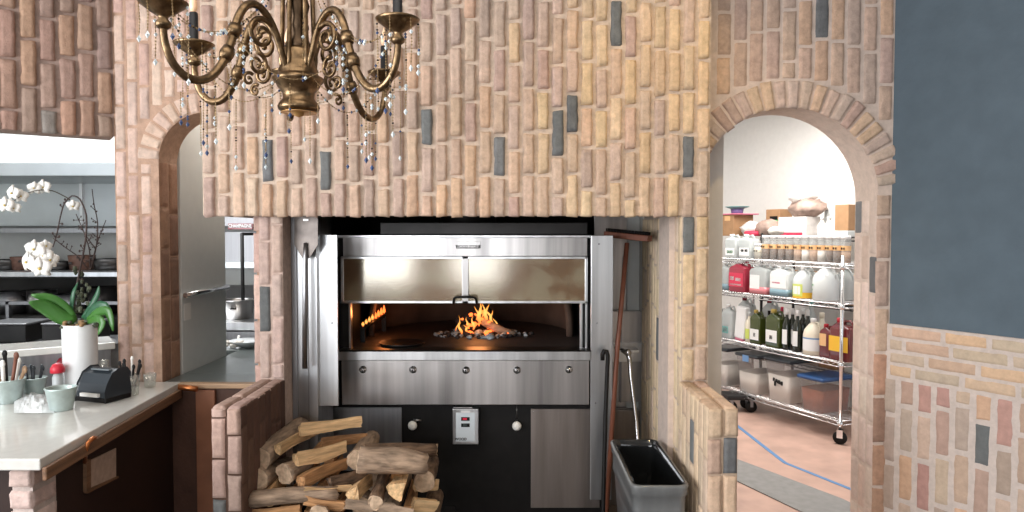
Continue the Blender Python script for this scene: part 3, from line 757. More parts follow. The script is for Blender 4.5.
# fire inside the oven
def blob(mb, c, r, k, jit=.25, sq=(1, 1, .7)): mb.ball(c, r, k, 7, sq, jit)
mb = MB(); Rf = random.Random(3)
fc_ = V(at(478, 330, 4.0).x, 4.0, HZ)
for i in range(230):
    a = Rf.uniform(0, 2*PI); r = Rf.uniform(0, 1)**.7
    x = fc_.x+.26*r*math.cos(a)+(.0 if Rf.random() < .7 else .06); y = fc_.y+.17*r*math.sin(a)
    s = Rf.uniform(.008, .021)*(1.2 if r < .6 else .8)
    blob(mb, (x, y, HZ+s*.5), s, Rf.choice(['ash', 'ash', 'char', 'char', 'ash' if r > .5 else 'ember']))
for (x, y, s) in ((490, 337, .030), (486, 332, .02), (470, 337, .016), (455, 334, .014)):
    p = onz(x, y, HZ+.01); blob(mb, p, s, 'ash')
tag(mb.build('ash_bed'), 'bed of pale ash and coals on the oven floor', 'ash', kind='stuff')
def firelog(p, q, r, lab, k='char', glow=0):
    mb = MB(); p = Vector(p); q = Vector(q); pts = [p.lerp(q, t/7)+noise.noise_vector(p+V(t*.9, 0, 0))*.006 for t in range(8)]
    mb.tube(pts, [r*(1+.25*noise.noise(V(t*1.7, r*90, 0))) for t in range(8)], k, 9)
    for i in range(glow): c = p.lerp(q, Rf.uniform(.1, .8)); blob(mb, c+V(Rf.uniform(-1, 1)*r*.6, -r*.75, Rf.uniform(-.3, .8)*r), Rf.uniform(.008, .016), 'ember', .4)
    tag(mb.build('burning_log', loc=None), lab, 'log')
def fp(x, y, Y): return at(x, y, Y)
firelog(fp(460, 330, 3.95), fp(492, 318, 4.15), .022, 'glowing red log lying across the coals in the oven', 'char', 26)
firelog(fp(514, 336, 3.95), fp(484, 322, 4.02), .024, 'brown unburnt log leaning to the right in the oven fire', 'barkg', 2)
firelog(fp(456, 322, 4.16), fp(490, 309, 4.12), .022, 'black charred log at the top of the oven fire', 'char', 8)
fire = wthing('fire', 'orange flames rising from the logs inside the oven', 'flames', (fc_.x, fc_.y, HZ+.03))
def tongue(pts, r):
    mb = MB(); n = len(pts); mb.tube(pts, [r*.62*s for s in (.5, 1, .95, .7, .4, .08)][:n], 'flame', 10); wpart(mb, 'flame_tongue', fire)
def tg(x0, y0, x1, y1, r, Y=4.0, sway=.01):
    a, b = at(x0, y0, Y), at(x1, y1, Y); pts = []
    for i in range(6):
        t = i/5; pts.append(a.lerp(b, t)+V(math.sin(t*5+x0)*sway, math.cos(t*4)*.01, 0))
    tongue(pts, r)
tg(481, 324, 479, 302, .020); tg(486, 322, 488, 304, .018); tg(490, 320, 486, 308, .012, 4.03); tg(493, 324, 491, 310, .012)
tg(477, 320, 476, 306, .010); tg(460, 334, 461, 322, .013, 3.92); tg(457, 331, 459, 315, .006, 3.95); tg(465, 328, 468, 317, .010, 3.97); tg(472, 330, 474, 316, .012, 3.97); tg(496, 328, 494, 317, .008)
tg(483, 318, 483, 302, .010); tg(469, 332, 463, 325, .012, 3.93)
# black pan on the hearth
p = onz(402, 345, HZ); mb = MB(); mb.lathe([(.085, 0), (.115, .006), (.122, .014), (.118, .014), (.108, .008), (.02, .006)], (p.x, p.y+.01, HZ+.001), 'soot', 32)
tag(mb.build('pizza_pan'), 'thin dark round pan at the left edge of the oven mouth', 'pan')

# ------------------------------------------------------------ tools
# metal peel on the left
pl = thing('pizza_peel', 'long metal pizza peel hanging by its blade on the left steel panel', 'peel', (0, 0, 0))
py_ = 3.125; c = at(306, 236, py_); pl.location = (c.x, py_, c.z); pl.rotation_euler = (math.radians(-2), 0, math.radians(-6))
hw, ht = .055, .098
mb = MB(); out = [(-hw, ht-.02), (-hw+.02, ht), (hw-.02, ht), (hw, ht-.02), (hw, -.04), (.016, -.10), (-.016, -.10), (-hw, -.04)]
fr_ = [mb.vert((x, 0, z)) for x, z in out]; bk = [mb.vert((x, .004, z)) for x, z in out]
mb.face(fr_[::-1], 'peel_metal'); mb.face(bk, 'peel_metal')
for i in range(8): mb.face([fr_[i], fr_[(i+1) % 8], bk[(i+1) % 8], bk[i]], 'peel_metal')
mb.build('blade', pl, bev=.001)
mb = MB(); mb.tube([(0, -.006, 0-.03), (0, -.008, -.10), (0.0, -.008, -.25), (.0, -.008, -.59)], [.008, .011, .011, .012], 'peel_shaft', 10); mb.build('handle', pl)
mb = MB(); mb.box((-.012, -.004, ht-.03), (.012, .05, ht-.022), 'steel'); mb.build('hook', pl)
# brush with wooden handle on the right
br = wthing('oven_brush', 'long reddish wooden oven brush leaning head up against the right recess', 'brush', at(620, 400, 3.5))
a, b = at(627, 243, 3.55), at(606, 452, 3.40)
mb = MB(); mb.tube([a, a.lerp(b, .5)+V(.004, 0, 0), V(b.x-.006, b.y, 0.02)], .0125, 'redwood', 10); wpart(mb, 'handle', br)
mb = MB(); h0, h1 = at(606, 233.5, 3.62), at(650, 238, 3.44)
d = (h1-h0).normalized(); mb.X = Matrix.Translation((h0+h1)/2) @ d.to_track_quat('X', 'Z').to_matrix().to_4x4()
lh = (h1-h0).length/2; mb.box((-lh, -.022, -.018), (lh, .022, .012), 'redwood'); wpart(mb, 'head', br, bev=.004)
mb = MB(); mb.X = Matrix.Translation((h0+h1)/2) @ d.to_track_quat('X', 'Z').to_matrix().to_4x4()
for i in range(26):
    x = -lh+.01+(2*lh-.02)*i/25
    for yy in (-.012, 0, .012): mb.tube([(x, yy, .012), (x+R.uniform(-.002, .002), yy, .028)], .0035, 'black', 5)
wpart(mb, 'bristles', br)
# black poker
mb = MB(); a, b = at(605, 352, 3.38), at(603, 512, 3.28)
pk = [a+V(-.012, 0, -.04), a+V(-.012, 0, -.012), a+V(-.004, 0, .006), a+V(.008, 0, .004), a+V(.014, 0, -.02), a.lerp(b, .4)+V(.006, 0, 0), b+V(0, 0, 0), V(b.x-.005, b.y-.02, .012)]
mb.tube(pk, .0105, 'black', 10); tag(mb.build('fire_poker'), 'black iron rod with a hooked end leaning beside the oven', 'poker')
# bent chrome pipe in the corner
sc_ = wthing('spray_pipe', 'bent chrome pipe on a flange behind the black bin', 'pipe', at(628, 355, 3.7))
mb = MB(); a = at(627, 353, 3.7); mb.tube([a+V(-.035, .1, .01), a+V(-.02, 0, .012), a+V(0, -.02, .0), a+V(.01, -.02, -.03), at(631, 380, 3.66), at(636, 420, 3.6), at(638.5, 448, 3.55), at(641, 520, 3.48)], [.012, .012, .014, .012, .010, .009, .009, .009], 'chrome', 10); wpart(mb, 'pipe', sc_)
mb = MB(); mb.ball(a+V(0, -.02, .006), .02, 'chrome', 12); mb.box((a.x-.05, a.y+.02, a.z-.004), (a.x+.07, a.y+.14, a.z+.012), 'steel_b'); wpart(mb, 'flange', sc_, bev=.002)

# ------------------------------------------------------------ waste bin
bn = wthing('waste_bin', 'tall narrow grey waste bin with a black liner beside the right pier', 'bin', (.56, 2.9, 0))
def rrect(x0, x1, y0, y1, r, n=5):
    P = []
    for cx_, cy_, a0 in ((x1-r, y1-r, 0), (x0+r, y1-r, PI/2), (x0+r, y0+r, PI), (x1-r, y0+r, 1.5*PI)):
        for i in range(n+1): a = a0+PI/2*i/n; P.append((cx_+r*math.cos(a), cy_+r*math.sin(a)))
    return P
def loft(mb, loops, k, close=False):
    ids = [[mb.vert(p) for p in lp] for lp in loops]
    for a, b in zip(ids, ids[1:]):
        n = len(a)
        for i in range(n): mb.face([a[i], a[(i+1) % n], b[(i+1) % n], b[i]], k, True)
    if close: mb.face(ids[0][::-1], k); mb.face(ids[-1], k)
    return ids
bx0, bx1, by0, by1, bz = .452, .668, 2.60, 3.19, .597
lp = lambda ins, z, r=.035: [(p[0], p[1], z) for p in rrect(bx0+ins, bx1-ins, by0+ins, by1-ins, max(.01, r-ins*.3))]
mb = MB()
ids = loft(mb, [lp(.045, .0), lp(.018, .40), lp(.014, .47), lp(.006, .475), lp(.008, .50), lp(.006, .55), lp(.0, .555), lp(0, .575), lp(-.004, bz-.008), lp(0, bz), lp(.008, bz), lp(.014, bz-.01), lp(.05, .02)], 'binplastic')
mb.face(ids[0][::-1], 'binplastic'); mb.face(ids[-1], 'binplastic'); wpart(mb, 'body', bn)
mb = MB(); Rb = random.Random(9)
ids = loft(mb, [[(p[0]+Rb.uniform(-.004, .004), p[1]+Rb.uniform(-.004, .004), p[2]) for p in l_] for l_ in (lp(.009, bz+.003), lp(.014, bz+.001), lp(.020, bz-.03), lp(.028, .42), lp(.034, .25), lp(.045, .12))], 'binliner')
mb.face(ids[-1], 'binliner'); wpart(mb, 'liner', bn)

# ------------------------------------------------------------ firewood
def firewood(p, q, r, lab, kind='round', bark='bark', wood='wood', seed=0, flat=None, sz=1.0, bend=.007, group='split firewood stacked beside the oven'):
    "log lying from p to q; built along its own X axis"
    rr = random.Random(seed+100); p = Vector(p); q = Vector(q); d = q-p; Ln = d.length
    n = 14; nl = 9; mb = MB(); rings = []
    ang = rr.uniform(1.0, 1.7) if flat is None else flat
    bsg = rr.choice([-.8, -.3, .4, 1]); f1 = rr.uniform(.15, .4); f2 = rr.uniform(.1, .4); sd = V(rr.uniform(0, 90), rr.uniform(0, 90), 0)
    for i in range(nl):
        t = i/(nl-1); x = (t-.5)*Ln; row = []
        bx_ = math.sin(t*PI)*bend*bsg; tap = 1-.12*t+.05*math.sin(t*7+seed)
        for j in range(n):
            a = 2*PI*j/n; rad = r*tap*(1+.13*noise.noise(V(t*2.2, math.cos(a)*1.3, math.sin(a)*1.3)+sd)*1.6)
            y, z = rad*math.cos(a), rad*math.sin(a)
            if kind == 'split':     # two flat cleft faces
                for (an, dd) in ((ang, f1*.6*r), (ang+1.9, f2*.7*r)):
                    nx, nz_ = math.cos(an), math.sin(an); e = y*nx+z*nz_-dd
                    if e > 0: e -= .06*r*noise.noise(V(t*5, j*.5, 3)+sd); y -= nx*e; z -= nz_*e
            row.append(mb.vert((x+ (rr.uniform(-.5, .5)*.012 if i in (0, nl-1) else 0), y, z*sz+bx_)))
        rings.append(row)
    for i in range(nl-1):
        for j in range(n):
            a = 2*PI*(j+.5)/n; k = bark
            if kind == 'split':
                if math.cos(a-ang) > f1*.6+.05 or math.cos(a-ang-1.9) > f2*.7+.05: k = wood
            mb.face([rings[i][j], rings[i+1][j], rings[i+1][(j+1) % n], rings[i][(j+1) % n]], k, kind != 'split')
    mb.face(rings[0], 'endgrain' if kind == 'round' else wood); mb.face(rings[-1][::-1], 'endgrain' if kind == 'round' else wood)
    o = mb.build('firewood_log'); o.matrix_world = Matrix.Translation((p+q)/2) @ d.to_track_quat('X', 'Z').to_matrix().to_4x4()
    tag(o, lab, 'log', group); return o
def fw(x0, y0, Y0, x1, y1, Y1, rp, lab, **kw):
    Ym = (Y0+Y1)/2; return firewood(at(x0, y0, Y0), at(x1, y1, Y1), rp*Ym/F, lab, **kw)
fw(301, 427, 2.86, 361, 419, 3.00, 8.5, 'split log with a pale flat face at the very top of the pile', kind='split', wood='woodl', seed=1, flat=1.22)
fw(259, 459, 2.74, 302, 426, 3.10, 11, 'thick round bark log on the upper left of the pile', seed=2, bark='barkg')
fw(280, 447, 2.76, 322, 426, 3.05, 8, 'short pale-edged log tilted on the upper left of the pile', kind='split', bark='barkg', wood='woodl', seed=3, flat=1.37)
fw(297, 456, 2.74, 345, 444, 2.90, 11, 'split log with a light square cut end in the upper middle of the pile', kind='split', bark='barkg', wood='woodl', seed=4, flat=1.28)
fw(322, 441, 3.0, 366, 436, 3.08, 8, 'reddish brown log behind the square-ended log', kind='split', seed=5, flat=1.40, wood='wood')
fw(303, 478, 2.70, 346, 460, 2.90, 11, 'cleft log with a ragged end in the middle of the pile', kind='split', bark='barkg', seed=6, flat=1.41)
fw(256, 482, 2.70, 288, 466, 3.05, 11.5, 'round log showing its grey cut end on the left of the pile', seed=7, bark='barkg')
fw(270, 493, 2.66, 292, 466, 2.95, 12, 'wedge-shaped split log standing out at the lower left of the pile', kind='split', bark='barkg', wood='woodl', seed=8, flat=1.13)
fw(249, 500, 2.64, 338, 494, 2.70, 8.5, 'long slim log lying across the lower left of the pile', seed=9, bark='barkg')
fw(359, 460, 2.76, 427, 464, 2.80, 13, 'thick flaky bark log lying across the right of the pile', seed=10, bark='barkg', sz=1.05)
fw(364, 451, 2.98, 437, 450, 3.02, 8, 'thin brown log behind the thick flaky bark log', seed=11, bark='bark')
fw(356, 490, 2.64, 376, 474, 2.95, 11, 'bright yellow split log pointing forward under the flaky bark log', kind='split', wood='woodl', seed=12, flat=1.11)
fw(375, 503, 2.62, 384, 474, 2.9, 7, 'narrow dark branch pointing forward beside the yellow split log', seed=13, bark='bark')
fw(403, 486, 2.64, 406, 476, 2.95, 14, 'blocky split log with a broad orange end on the right of the pile', kind='split', wood='woodl', seed=14, flat=1.52)
fw(414, 484, 2.86, 438, 482, 2.9, 8.5, 'small stub of split wood at the right edge of the pile', kind='split', wood='woodl', seed=15, flat=1.23)
fw(346, 501, 2.62, 414, 511, 2.64, 7.5, 'grey-brown stick lying across the bottom right of the pile', kind='split', bark='barkg', wood='barkg', seed=16, flat=1.22)
fw(416, 502, 2.7, 438, 504, 2.74, 12, 'orange split block at the bottom right corner of the pile', kind='split', wood='woodl', seed=17, flat=1.60)
fw(330, 480, 2.74, 366, 470, 2.84, 10, 'dark log in the hollow at the centre of the pile', kind='split', wood='bark', seed=18, flat=1.34)
fw(305, 490, 2.66, 352, 487, 2.72, 5, 'thin pale splinter of wood across the middle of the pile', kind='split', wood='woodl', bark='woodl', seed=19)
fw(284, 474, 2.72, 307, 462, 2.84, 10, 'knotty log wedged behind the wedge-shaped log', seed=20, bark='barkg')
fw(305, 497, 2.66, 345, 504, 2.66, 9, 'splintered log at the bottom centre of the pile', kind='split', bark='barkg', wood='wood', seed=21, flat=1.52)
fw(250, 513, 2.64, 300, 508, 2.68, 9, 'log at the bottom left corner of the pile', kind='split', wood='wood', seed=22, flat=1.34)
fw(318, 516, 2.6, 330, 503, 2.9, 10, 'log end under the splintered log at the bottom centre', seed=23, bark='barkg')
i = 0
for row, (z, xs_) in enumerate(((.345, (-.93, -.83, -.73, -.63, -.53, -.43, -.35)), (.435, (-.90, -.80, -.70, -.60, -.50, -.40)), (.52, (-.86, -.76, -.66, -.56, -.46, -.37)), (.60, (-.84, -.74, -.64)))):
    for x in xs_:
        i += 1; firewood((x+R.uniform(-.01, .01), 2.72+.05*row+R.uniform(0, .04), z+R.uniform(-.006, .006)), (x+R.uniform(-.03, .03), 3.14+R.uniform(-.03, .03), z+R.uniform(-.01, .01)), R.uniform(.038, .046),
                         'log inside the stack, mostly covered by the logs in front', kind=R.choice(['round', 'split']), bark=R.choice(['bark', 'barkg']), seed=50+i, bend=.006)
rk_ = thing('log_stand', 'low black steel stand carrying the firewood beside the oven', 'stand', (-.62, 2.88, 0))
mb = MB(); mb.box((-.36, -.26, .275), (.36, .28, .297), 'black'); mb.build('top', rk_, bev=.003)
for x in (-.34, .31):
    for y in (-.25, .24): mb = MB(); mb.box((x, y, 0), (x+.03, y+.03, .275), 'black'); mb.build('leg', rk_)

# ------------------------------------------------------------ counter at the left
CTZ = .885
e0, e1 = onz(40, 459, CTZ), onz(177, 383.5, CTZ)
poly = [(-3.2, e0.y), (e0.x, e0.y), (e1.x, e1.y-.0), (AX0+.01, AY-.012), ((WO_-WD*1.5).x+.015, (WO_-WD*1.5).y), (-3.2, 2.2)]
poly = [(e0.x-1.6, e0.y), (e0.x, e0.y), (e1.x, 3.09), (AX0+.03, 3.09)] + [tuple((WO_-WD*t+WN*.014)[:2]) for t in (0.02, 1.45)]
ctr = wthing('bar_counter', 'pale stone-topped bar counter with a dark brown front below the serving window', 'counter', (-1.6, 2.3, 0))
mb = MB(); mb.prism(poly, CTZ-.035, CTZ, 'counter'); wpart(mb, 'countertop', ctr, bev=.004)
dv = (e1-e0).normalized(); nv = Vector((-dv.y, dv.x, 0))*-1
mb = MB(); a0 = e0+nv*.004; a1 = e1+nv*.004; mb.prism([tuple((a0+nv*.0)[:2]), tuple((a0+nv*.014)[:2]), tuple((V(e1.x, 3.06, 0)+nv*.018)[:2]), tuple((V(e1.x, 3.06, 0)+nv*.004)[:2])], CTZ-.066, CTZ-.026, 'edgewood')
wpart(mb, 'wooden_nosing', ctr, bev=.004)
mb = MB(); b0_, b1_ = e0-nv*.05+dv*.06, V(e1.x, 3.07, 0)-nv*.03
mb.prism([tuple(b0_[:2]), tuple(b1_[:2]), tuple((b1_-nv*.03)[:2]), tuple((b0_-nv*.03)[:2])], 0, CTZ-.036, 'brown')
mb.box((-2.9, 2.16, 0), (b0_.x-.12, 2.19, CTZ-.036), 'brown')
wpart(mb, 'front_panel', ctr)
# brick leg of the counter
mb = MB(); kx0, kx1 = at(15, 490, 2.09).x, at(52, 490, 2.16).x
mb.box((kx0+.004, 2.074, 0), (kx1-.0005, 2.18, CTZ-.036), 'brick', (.50, .42, .38))
for i in range(13):
    z = i*.065
    c = shade(random.Random(i).choice([(.60, .44, .40), (.55, .42, .38), (.66, .50, .45)]))
    patch(mb, lambda s, t, z=z: V(kx1-(kx1-kx0)*t, 2.074, z+.004+.056*s), V(0, -1, 0), .010, c)
    patch(mb, lambda s, t, z=z: V(kx1-.004, 2.18-.11*t, z+.004+.056*s), V(1, 0, 0), .006, c)
struct(mb.build('wall_counter_pier', cols=True))
# sill in the left arch with its wooden edge + rust coloured front below
mb = MB(); mb.box((AXc-AR-.07, AY-.045, AB-.004), (AX1, AY+.0, CTZ-.002), 'lightwood'); mb.box((AXc-AR+.005, AY, AB), (AX1-.01, 3.28, CTZ-.003), 'steeltop'); struct(mb.build('trim_2', bev=.004))
mb = MB(); mb.box((AXc-AR-.07, AY-.03, 0), (AX1+.01, AY-.005, AB-.006), 'rust'); struct(mb.build('wall_below_arch'))
mb = MB(); mb.box((at(197, 430, 3.06).x, AY-.05, 0), (at(216, 430, 3.06).x, AY-.03, AB-.01), 'warm_shading'); struct(mb.build('shading_strip', bev=.002))  # added strip: the warmer shading beside the wing wall, painted as a colour
# pipe stub with copper end
mb = MB(); p = at(190, 389, 3.02); mb.tube([at(179, 387, 3.02), at(197, 389, 3.02)], .012, 'copper', 10); tag(mb.build('copper_rail'), 'short copper rail end at the right end of the bar counter', 'rail')
# clip sign under counter
tsign = wthing('menu_card', 'tan card in a wooden frame hanging from a copper hook under the counter', 'card', at(94, 465, 2.3))
def onpanel(x, y, off=.004):
    u = (x-512)/F; v = (256-y)/F; d_ = V(u, CT+v*ST, -ST+v*CT); o_ = V(0, 0, CZ); n_ = nv.normalized(); q_ = b0_+n_*off; q_ = V(q_.x, q_.y, 0)
    return o_+d_*((q_-o_).dot(n_)/d_.dot(n_))
pa = [onpanel(x, y, .008) for x, y in ((88, 463.5), (115, 449), (115, 477), (88, 492))]
def quadprism(mb, P, nrm, th, k):
    f_ = [mb.vert(p+nrm*th) for p in P]; b_ = [mb.vert(p) for p in P]
    mb.face(f_[::-1], k); mb.face(b_, k)
    for i in range(4): mb.face([f_[i], f_[(i+1) % 4], b_[(i+1) % 4], b_[i]], k)
pa = [onpanel(x, y, .008) for x, y in ((87.5, 461), (114.5, 448), (114.5, 477), (87.5, 491))]
mb = MB(); quadprism(mb, pa, nv, .006, 'tanpaper'); wpart(mb, 'card', tsign)
mb = MB()
pf = [onpanel(x, y, .006) for x, y in ((83, 460.5), (87.5, 458.5), (87.5, 492), (83, 492))]; quadprism(mb, pf, nv, .012, 'edgewood')
pf = [onpanel(x, y, .006) for x, y in ((83, 490), (115.5, 476), (115.5, 478), (84, 493.5))]; quadprism(mb, pf, nv, .012, 'edgewood'); wpart(mb, 'frame', tsign)
mb = MB(); mb.tube([onpanel(85, 462, .02), onpanel(85, 452, .06), onpanel(88, 443, .075), onpanel(93, 438, .07), onpanel(97, 438, .05)], .007, 'copper', 8); wpart(mb, 'hook', tsign)

# ---- things on the counter
def cpos(x, y): return onz(x, y, CTZ+.001)
# vase + orchid
def ao(x, y, Y): return at(x, y, Y+.09)
vc = V(at(81, 390, 2.89).x, 2.89, CTZ)
vz = zat(324, 2.89)
orc = wthing('potted_orchid', 'white orchid with dark twigs in a tall white cylinder vase on the counter', 'plant', vc)
vr = 15.8*2.89/F
mb = MB(); mb.lathe([(vr*.93, .001), (vr*.96, .02), (vr, vz-CTZ-.004), (vr-.001, vz-CTZ), (vr-.008, vz-CTZ), (vr-.008, vz-CTZ-.03), (.0, vz-CTZ-.03)], vc, 'ceramic', 32, cap=False); wpart(mb, 'vase', orc)
mb = MB(); Rm = random.Random(5)
for i in range(70):
    a = Rm.uniform(0, 2*PI); r = Rm.uniform(0, vr*1.05); mb.ball((vc.x+r*math.cos(a), vc.y+r*math.sin(a), vz+Rm.uniform(-.01, .015)), Rm.uniform(.006, .014), Rm.choice(['moss', 'moss', 'bark_chips']), 6, (1, 1, .7), .3)
for i in range(22):
    p = ao(Rm.uniform(74, 88), Rm.uniform(268, 318), 2.8); mb.ball(p+V(0, Rm.uniform(-.02, .02), 0), Rm.uniform(.006, .012), 'moss', 6, (1, 1, 1.3), .4)
wpart(mb, 'moss', orc)
def leaf(pts, w, k, droop=V(0, -1, 0)):
    mb = MB(); n = 9; P = []
    for i in range(n+1):
        t = i/n*(len(pts)-1); j = min(int(t), len(pts)-2); P.append(Vector(pts[j]).lerp(Vector(pts[j+1]), t-j))
    P = [P[0]]+[(P[i-1]+P[i]*2+P[i+1])/4 for i in range(1, n)]+[P[-1]]
    rows = []
    for i, p in enumerate(P):
        t = i/n; wd = w*(math.sin(PI*min(1, t*.86+.12))**.7)
        tn = (P[min(i+1, n)]-P[max(i-1, 0)]).normalized(); sd_ = tn.cross(droop).normalized()
        rows.append([mb.vert(p+sd_*wd*s+droop*(-abs(s))*wd*.25) for s in (-1, -.5, 0, .5, 1)])
    for a, b in zip(rows, rows[1:]):
        for j in range(4): mb.face([a[j], a[j+1], b[j+1], b[j]], k, True)
    wpart(mb, 'leaf', orc, solid=.0018)
y_ = 2.78
leaf([ao(75, 322, y_), ao(60, 318, y_-.03), ao(42, 306, y_-.08), ao(29, 302, y_-.12)], .034, 'leaf')
leaf([ao(74, 318, y_), ao(62, 306, y_-.04), ao(48, 298, y_-.07), ao(31, 295, y_-.1)], .024, 'leaf')
leaf([ao(82, 318, y_), ao(90, 308, y_), ao(97, 295, y_), ao(99, 286, y_)], .012, 'leaf_d')
leaf([ao(84, 320, y_), ao(94, 308, y_-.02), ao(104, 305, y_-.03), ao(112, 318, y_-.04)], .022, 'leaf_d')
leaf([ao(86, 322, y_), ao(98, 312, y_-.04), ao(108, 310, y_-.06), ao(113, 331, y_-.07)], .020, 'leaf')
leaf([ao(86, 323, y_), ao(96, 318, y_-.07), ao(103, 322, y_-.08), ao(98, 335, y_-.09)], .016, 'leaf')
leaf([ao(70, 319, y_), ao(71, 305, y_-.02), ao(73, 292, y_-.02), ao(78, 282, y_)], .009, 'leaf_d')
def tw(pl_, r, k, name, knots=0):
    mb = MB(); P = [ao(x, y, Y) for x, y, Y in pl_]; S = []
    for i in range(len(P)-1):
        for t in (0, .33, .66): S.append(P[i].lerp(P[i+1], t))
    S.append(P[-1]); n = len(S)
    S = [S[0]]+[(S[i-1]+S[i]*2+S[i+1])/4 for i in range(1, n-1)]+[S[-1]]
    mb.tube(S, [r*(1-.5*i/n) for i in range(n)], k, 7)
    for i in range(knots):
        p = S[int(Rm.uniform(.1, 1)*(n-1))]; q = p+V(Rm.uniform(-.02, .02), Rm.uniform(-.01, .01), Rm.uniform(-.004, .02)); mb.tube([p, q], [r*.5, r*.35], k, 5); mb.ball(q, r*1.0, k, 6, (1, 1, 1.4))
    wpart(mb, name, orc)
tw([(76, 322, 2.8), (74, 298, 2.8), (80, 270, 2.78), (86, 240, 2.76), (87, 215, 2.75), (80, 198, 2.74), (72, 195, 2.73), (64, 203, 2.72), (60, 218, 2.7), (57, 234, 2.69), (53, 247, 2.68)], .0042, 'twig', 'stem', 12)
tw([(87, 268, 2.8), (78, 256, 2.78), (66, 248, 2.77), (53, 238, 2.76)], .003, 'twig', 'stem', 14)
tw([(90, 270, 2.82), (90, 250, 2.82), (84, 232, 2.82), (76, 214, 2.82)], .003, 'twig', 'stem', 14)
tw([(91, 268, 2.82), (97, 245, 2.82), (98, 222, 2.82), (94, 205, 2.82), (92, 189, 2.82)], .003, 'twig', 'stem', 16)
tw([(92, 262, 2.82), (98, 240, 2.84), (106, 220, 2.84)], .0028, 'twig', 'stem', 10)
tw([(95, 248, 2.8), (86, 236, 2.8), (80, 226, 2.8)], .0025, 'twig', 'stem', 9)
tw([(70, 200, 2.73), (66, 197, 2.72), (52, 190, 2.7), (36, 190, 2.66), (20, 196, 2.62), (8, 206, 2.58)], .0026, 'stem', 'stem')
def flower(p, r, name='blossom', yaw=0, pitch=0):
    mb = MB(); mb.X = Matrix.Translation(p) @ Matrix.Rotation(yaw, 4, 'Z') @ Matrix.Rotation(pitch, 4, 'X')
    for i in range(5):
        a = PI/2+2*PI*i/5; w = r*(.60 if i in (1, 4) else .34)
        ca, sa = math.cos(a), math.sin(a); n = 5; rows = []
        for t in range(n+1):
            q = t/n; wd = w*math.sin(PI*(.12+.82*q)); rr = r*q
            rows.append([mb.vert((ca*rr-sa*wd*s, -.18*r*math.sin(q*PI)+.25*r*s*s*q+.004*i*.3, sa*rr+ca*wd*s)) for s in (-1, -.4, .4, 1)])
        for A, B in zip(rows, rows[1:]):
            for j in range(3): mb.face([A[j], A[j+1], B[j+1], B[j]], 'petal', True)
    b_ = wpart(mb, name, orc, solid=.0008)
    m2 = MB(); m2.X = mb.X; m2.ball((0, -.12*r, -.03*r), r*.13, 'yellow', 6); wpart(m2, 'lip', b_)
for x, y, Y, r, yw, pt in ((34, 249, 2.66, .036, .2, .1), (27, 262, 2.64, .040, -.5, .0), (43, 256, 2.66, .036, .4, .2), (40, 268, 2.63, .044, .1, .35), (50, 260, 2.67, .034, .7, .0), (46, 246, 2.7, .026, .9, -.2),
                           (34, 188, 2.66, .026, .3, 0), (43, 187, 2.68, .030, -.2, .2), (21, 196, 2.62, .026, .5, 0), (12, 193, 2.6, .030, -.3, 0), (5, 205, 2.58, .032, .1, .2), (14, 208, 2.6, .024, .1, .4), (73, 206, 2.73, .026, .4, .5)):
    flower(ao(x, y, Y), r, yaw=yw, pitch=pt)
# buckets
def bucket(x, y, r, h, lab, fill):
    p = cpos(x, y); b = wthing('metal_bucket', lab, 'bucket', p)
    mb = MB(); mb.lathe([(r*.72, 0), (r, h-.004), (r+.003, h), (r-.001, h+.002), (r-.004, h-.004), (r*.70, .006), (0.001, .006)], p, 'galv', 26, cap=False); mb.lathe([(0.001, 0), (r*.72, .0)], p, 'galv', 26, cap=False); wpart(mb, 'pail', b)
    return p
rng = random.Random(12)
P1 = bucket(61.5, 409.5, .052, .083, 'small galvanised bucket nearest the counter edge, beside the vase', 0)
P2 = bucket(34, 396, .046, .075, 'small galvanised bucket of black-handled cutlery behind the plastic wrappers', 1)
P3 = bucket(9, 402, .056, .09, 'small galvanised bucket of wooden utensils at the far left of the counter', 2)
def utensil(p, top, r, k, name, lab, cat, headk=None, grp=None):
    mb = MB(); mb.tube([p, top], [r*.8, r], k, 8); mb.ball(top, r*1.6, headk or k, 8, (1, .6, 1.5)); o = mb.build(name); tag(o, lab, cat, grp)
for i in range(6):
    a = i*1.05; utensil(P2+V(.015*math.cos(a), .015*math.sin(a), .02), P2+V(.035*math.cos(a)+rng.uniform(-.01, .01), .03*math.sin(a), .105+rng.uniform(0, .02)), .005, 'blackplastic', 'cutlery', 'black cutlery handle standing in the middle bucket', 'cutlery', grp='black cutlery handles in the middle bucket')
for i in range(6):
    a = i*1.05+.3; kk = ('lightwood', 'paper', 'black', 'lightwood', 'paper', 'redwood')[i]; utensil(P3+V(.018*math.cos(a), .018*math.sin(a), .02), P3+V(.05*math.cos(a)+.01, .03*math.sin(a), .125+.03*(i % 3)), .007, kk, 'wooden_utensil', ('light wooden spoon leaning left', 'white spoon', 'black-handled spatula', 'light wooden fork leaning right', 'white plastic fork', 'reddish wooden spoon')[i]+' standing in the far left bucket', 'utensil')
# clear bottle with red cap
p = cpos(50, 400)+V(0, .05, 0); bt = wthing('squeeze_bottle', 'clear squeeze bottle with a bright red cap behind the front bucket', 'bottle', p)
mb = MB(); mb.lathe([(.018, 0), (.020, .01), (.020, .08), (.012, .10)], p, 'clearish', 18); wpart(mb, 'bottle_body', bt)
mb = MB(); mb.lathe([(.021, .098), (.027, .10), (.026, .118), (.018, .133), (.006, .138)], p, 'redplastic', 18); wpart(mb, 'cap', bt)
# dark red glass behind vase
p = cpos(63, 388)+V(0, .0, 0); mb = MB(); mb.lathe([(.022, 0), (.026, .09), (.024, .11), (.012, .13)], p, 'darkred', 18); tag(mb.build('red_glass'), 'dark red glass half hidden behind the white vase', 'glass')
